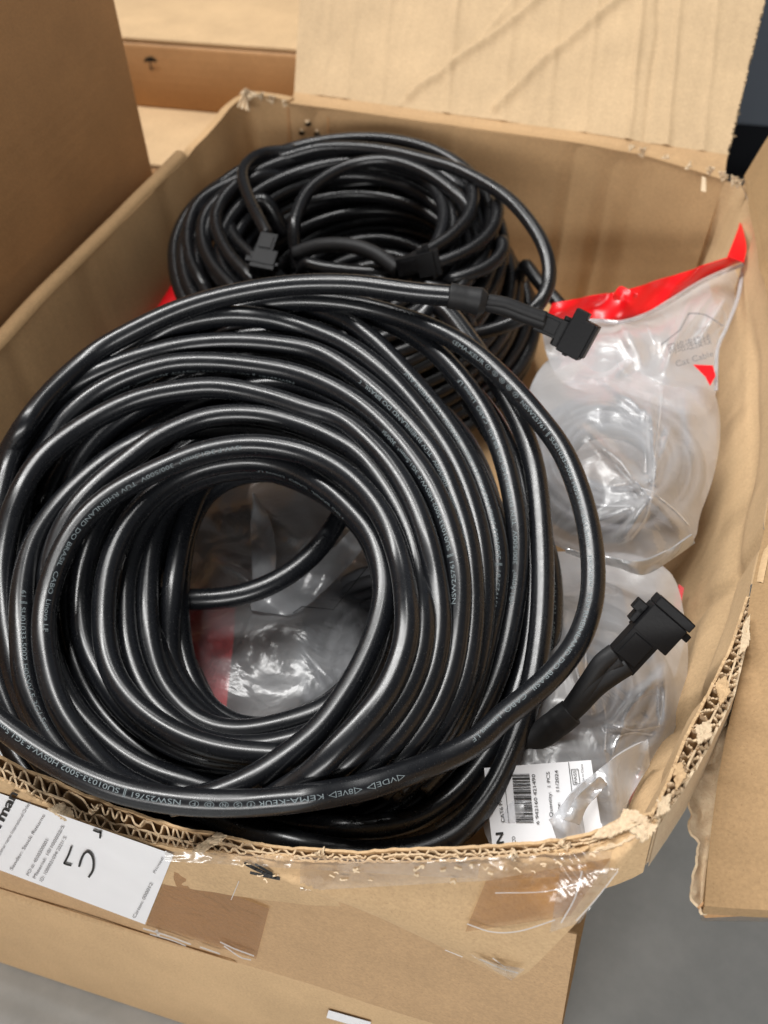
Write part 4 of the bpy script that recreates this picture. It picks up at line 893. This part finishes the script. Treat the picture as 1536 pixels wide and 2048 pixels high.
strip_sheet("bag_fold", [(1130, 1098), (1180, 1108), (1230, 1118), (1285, 1122), (1340, 1098), (1384, 1070)], [(1132, 1106), (1178, 1122), (1230, 1134), (1288, 1150), (1345, 1118), (1390, 1086)], -.016, -.024, M_crease, b2, 50, 5, .002)
# lower right bag
b3, z3 = bag("clear bag at the lower right under the black plug, white barcode label inside", [(1010, 1180), (1080, 1110), (1180, 1105), (1270, 1110), (1345, 1150), (1371, 1250), (1376, 1330), (1367, 1400), (1352, 1468), (1312, 1535), (1276, 1595), (1256, 1650), (1160, 1690), (1060, 1705), (980, 1690), (960, 1560), (985, 1350)], -.026, -.046,
    [((1230, 1450), (1330, 1340), .010, 10), ((1215, 1455), (1320, 1450), .008, 7), ((1330, 1340), (1330, 1450), .008, 9), ((1240, 1540), (1310, 1480), .008, 10), ((1160, 1150), (1260, 1180), .006, 14), ((1120, 1230), (1180, 1420), .005, 10), ((1230, 1500), (1260, 1420), .006, 9), ((1270, 1390), (1350, 1350), .006, 8)], M_bag, 9, sub=[[(1225, 1448), (1255, 1410), (1300, 1388), (1322, 1392)], [(1226, 1450), (1270, 1460), (1320, 1452)], [(1225, 1520), (1232, 1480), (1262, 1466), (1305, 1470)], [(1168, 1370), (1172, 1330), (1170, 1270)], [(1210, 1500), (1212, 1440), (1206, 1400)], [(1318, 1450), (1326, 1400), (1316, 1370)]])
strip_sheet("bag_fold", [(1100, 1640), (1140, 1590), (1190, 1545), (1240, 1508), (1296, 1478)], [(1120, 1698), (1170, 1690), (1240, 1655), (1258, 1600), (1300, 1530)], -.022, -.034, M_bag2, b3, 40, 16, .004)
strip_sheet("bag_fold", [(1128, 1640), (1150, 1598), (1200, 1552)], [(1160, 1650), (1176, 1612), (1215, 1568)], -.018, -.022, M_crease, b3, 20, 6, .002)
obj("red_edge", [at(1348, 1200, -.07), at(1358, 1168, -.07), at(1368, 1176, -.07), at(1360, 1220, -.072), at(1350, 1236, -.072)], [(0, 1, 2, 3, 4)], M_red, b3)
obj("red_edge", [at(1262, 1560, -.05), at(1288, 1536, -.05), at(1268, 1590, -.05), at(1258, 1610, -.05)], [(0, 1, 2, 3)], M_red, b3)
# barcode label
PN = unit([-.22, -.38, .90]); PL = at(1090, 1620, -.0325)
lbp = lambda x, y: onp(x, y, PN, PL); lbi = lambda x, y: onp(x, y, PN, PL+PN*.0005)
LBL = quad_sheet("barcode_label", [(968, 1536), (1182, 1520), (1214, 1730), (990, 1742)], lbp, M_paper, b3, 12, 12, 0, 1, label="white sticker with a barcode and printed text")
parts = []; t_ = 0.0; code = "1011010011101001100101101100011010011011101001011001110010100110101100110110110010011101001011001101011"
for q, ch in enumerate(code):
    if ch == '1':
        u = q/len(code); y0 = 1549+u*96; x0 = 1024+u*8; parts.append(stroke_geo([(x0, y0), (x0+35, y0-1+u*1)], .95, lbi, False))
obj("barcode", *merge(parts), M_ink, LBL)
pt = lambda s, a, b, h, bold=False: print_text("printed_text", s, a, b, h, lbi, M_ink, LBL, bold)
pt("6 942160 421490", (1079, 1648), (1070, 1548), 7); pt("CAT6 PATCH CORD", (1010, 1644), (994, 1532), 7.5); pt("Quantity:  1 PCS", (1106, 1634), (1099, 1543), 7); pt("Date:     11/2024", (1122, 1634), (1116, 1540), 7)
pt("PASS", (1155, 1566), (1152, 1541), 6); pt("Made in China", (1170, 1572), (1165, 1528), 4.5); pt("VISION", (1014, 1770), (1006, 1664), 15, True); pt("UTP ECO", (1035, 1710), (1030, 1672), 7)
parts = [stroke_geo(p, 1.2, lbi, False) for p in ([(1009, 1560), (1018, 1646)], [(1137, 1524), (1150, 1640)], [(1142, 1539), (1156, 1538)], [(1156, 1538), (1160, 1567)], [(1160, 1567), (1147, 1569)], [(1147, 1569), (1142, 1539)])]
obj("printed_line", *merge(parts), M_ink, LBL)
# bag seen through the hole of the big coil
b4, z4 = bag("clear bag with grey cable and dark red strip seen through the big coil's hole", [(250, 1000), (360, 920), (560, 880), (700, 930), (800, 1030), (850, 1200), (830, 1380), (740, 1480), (600, 1530), (460, 1520), (300, 1440), (240, 1220)], -.050, -.074,
    [((500, 1000), (620, 1100), .006, 10), ((600, 1100), (640, 1060), .006, 10), ((430, 1120), (500, 1160), .006, 8), ((610, 1300), (690, 1400), .005, 9), ((700, 1100), (560, 1200), .006, 14)], M_bagd, 13)
strip_sheet("bag_fold", [(507, 985), (502, 1050), (503, 1110), (506, 1165)], [(512, 990), (540, 1040), (552, 1110), (548, 1160)], -.040, -.044, M_bag2, b4, 30, 8, .002)
strip_sheet("bag_fold", [(497, 1180), (560, 1165), (640, 1120), (700, 1060), (745, 1000)], [(503, 1220), (540, 1226), (590, 1225), (660, 1170), (745, 1075)], -.044, -.047, M_bag2, b4, 40, 8, .002)
P4 = lambda x, y: at(x, y, -.043)
V, F = merge([stroke_geo(p, 1.7, P4, False) for p in ([(586, 1226), (604, 1213)], [(604, 1213), (668, 1219)], [(666, 1220), (744, 1122)], [(744, 1122), (733, 1080)])]); obj("printed_outline", V, F, M_ink, b4)
obj("zip_strip", [at(300, 1200, -.068), at(470, 1206, -.066), at(468, 1270, -.066), at(446, 1480, -.066), at(310, 1480, -.068)], [(0, 1, 2, 3, 4)], M_red, b4)
b5 = thing("plastic_bag", "red edge of a bag between the back coil and the left wall", "plastic bag", tuple(at(300, 620, -.08)))
strip_sheet("zip_strip", [(150, 780), (200, 715), (258, 645), (310, 592), (352, 556)], [(200, 800), (250, 740), (300, 675), (345, 620), (372, 575)], -.058, -.064, M_red, b5, 20, 5, .002)
strip_sheet("bag_film", [(200, 800), (250, 740), (300, 675), (345, 620), (372, 575)], [(300, 840), (330, 780), (360, 720), (390, 660), (420, 620)], -.063, -.075, M_bag, b5, 20, 6, .002)
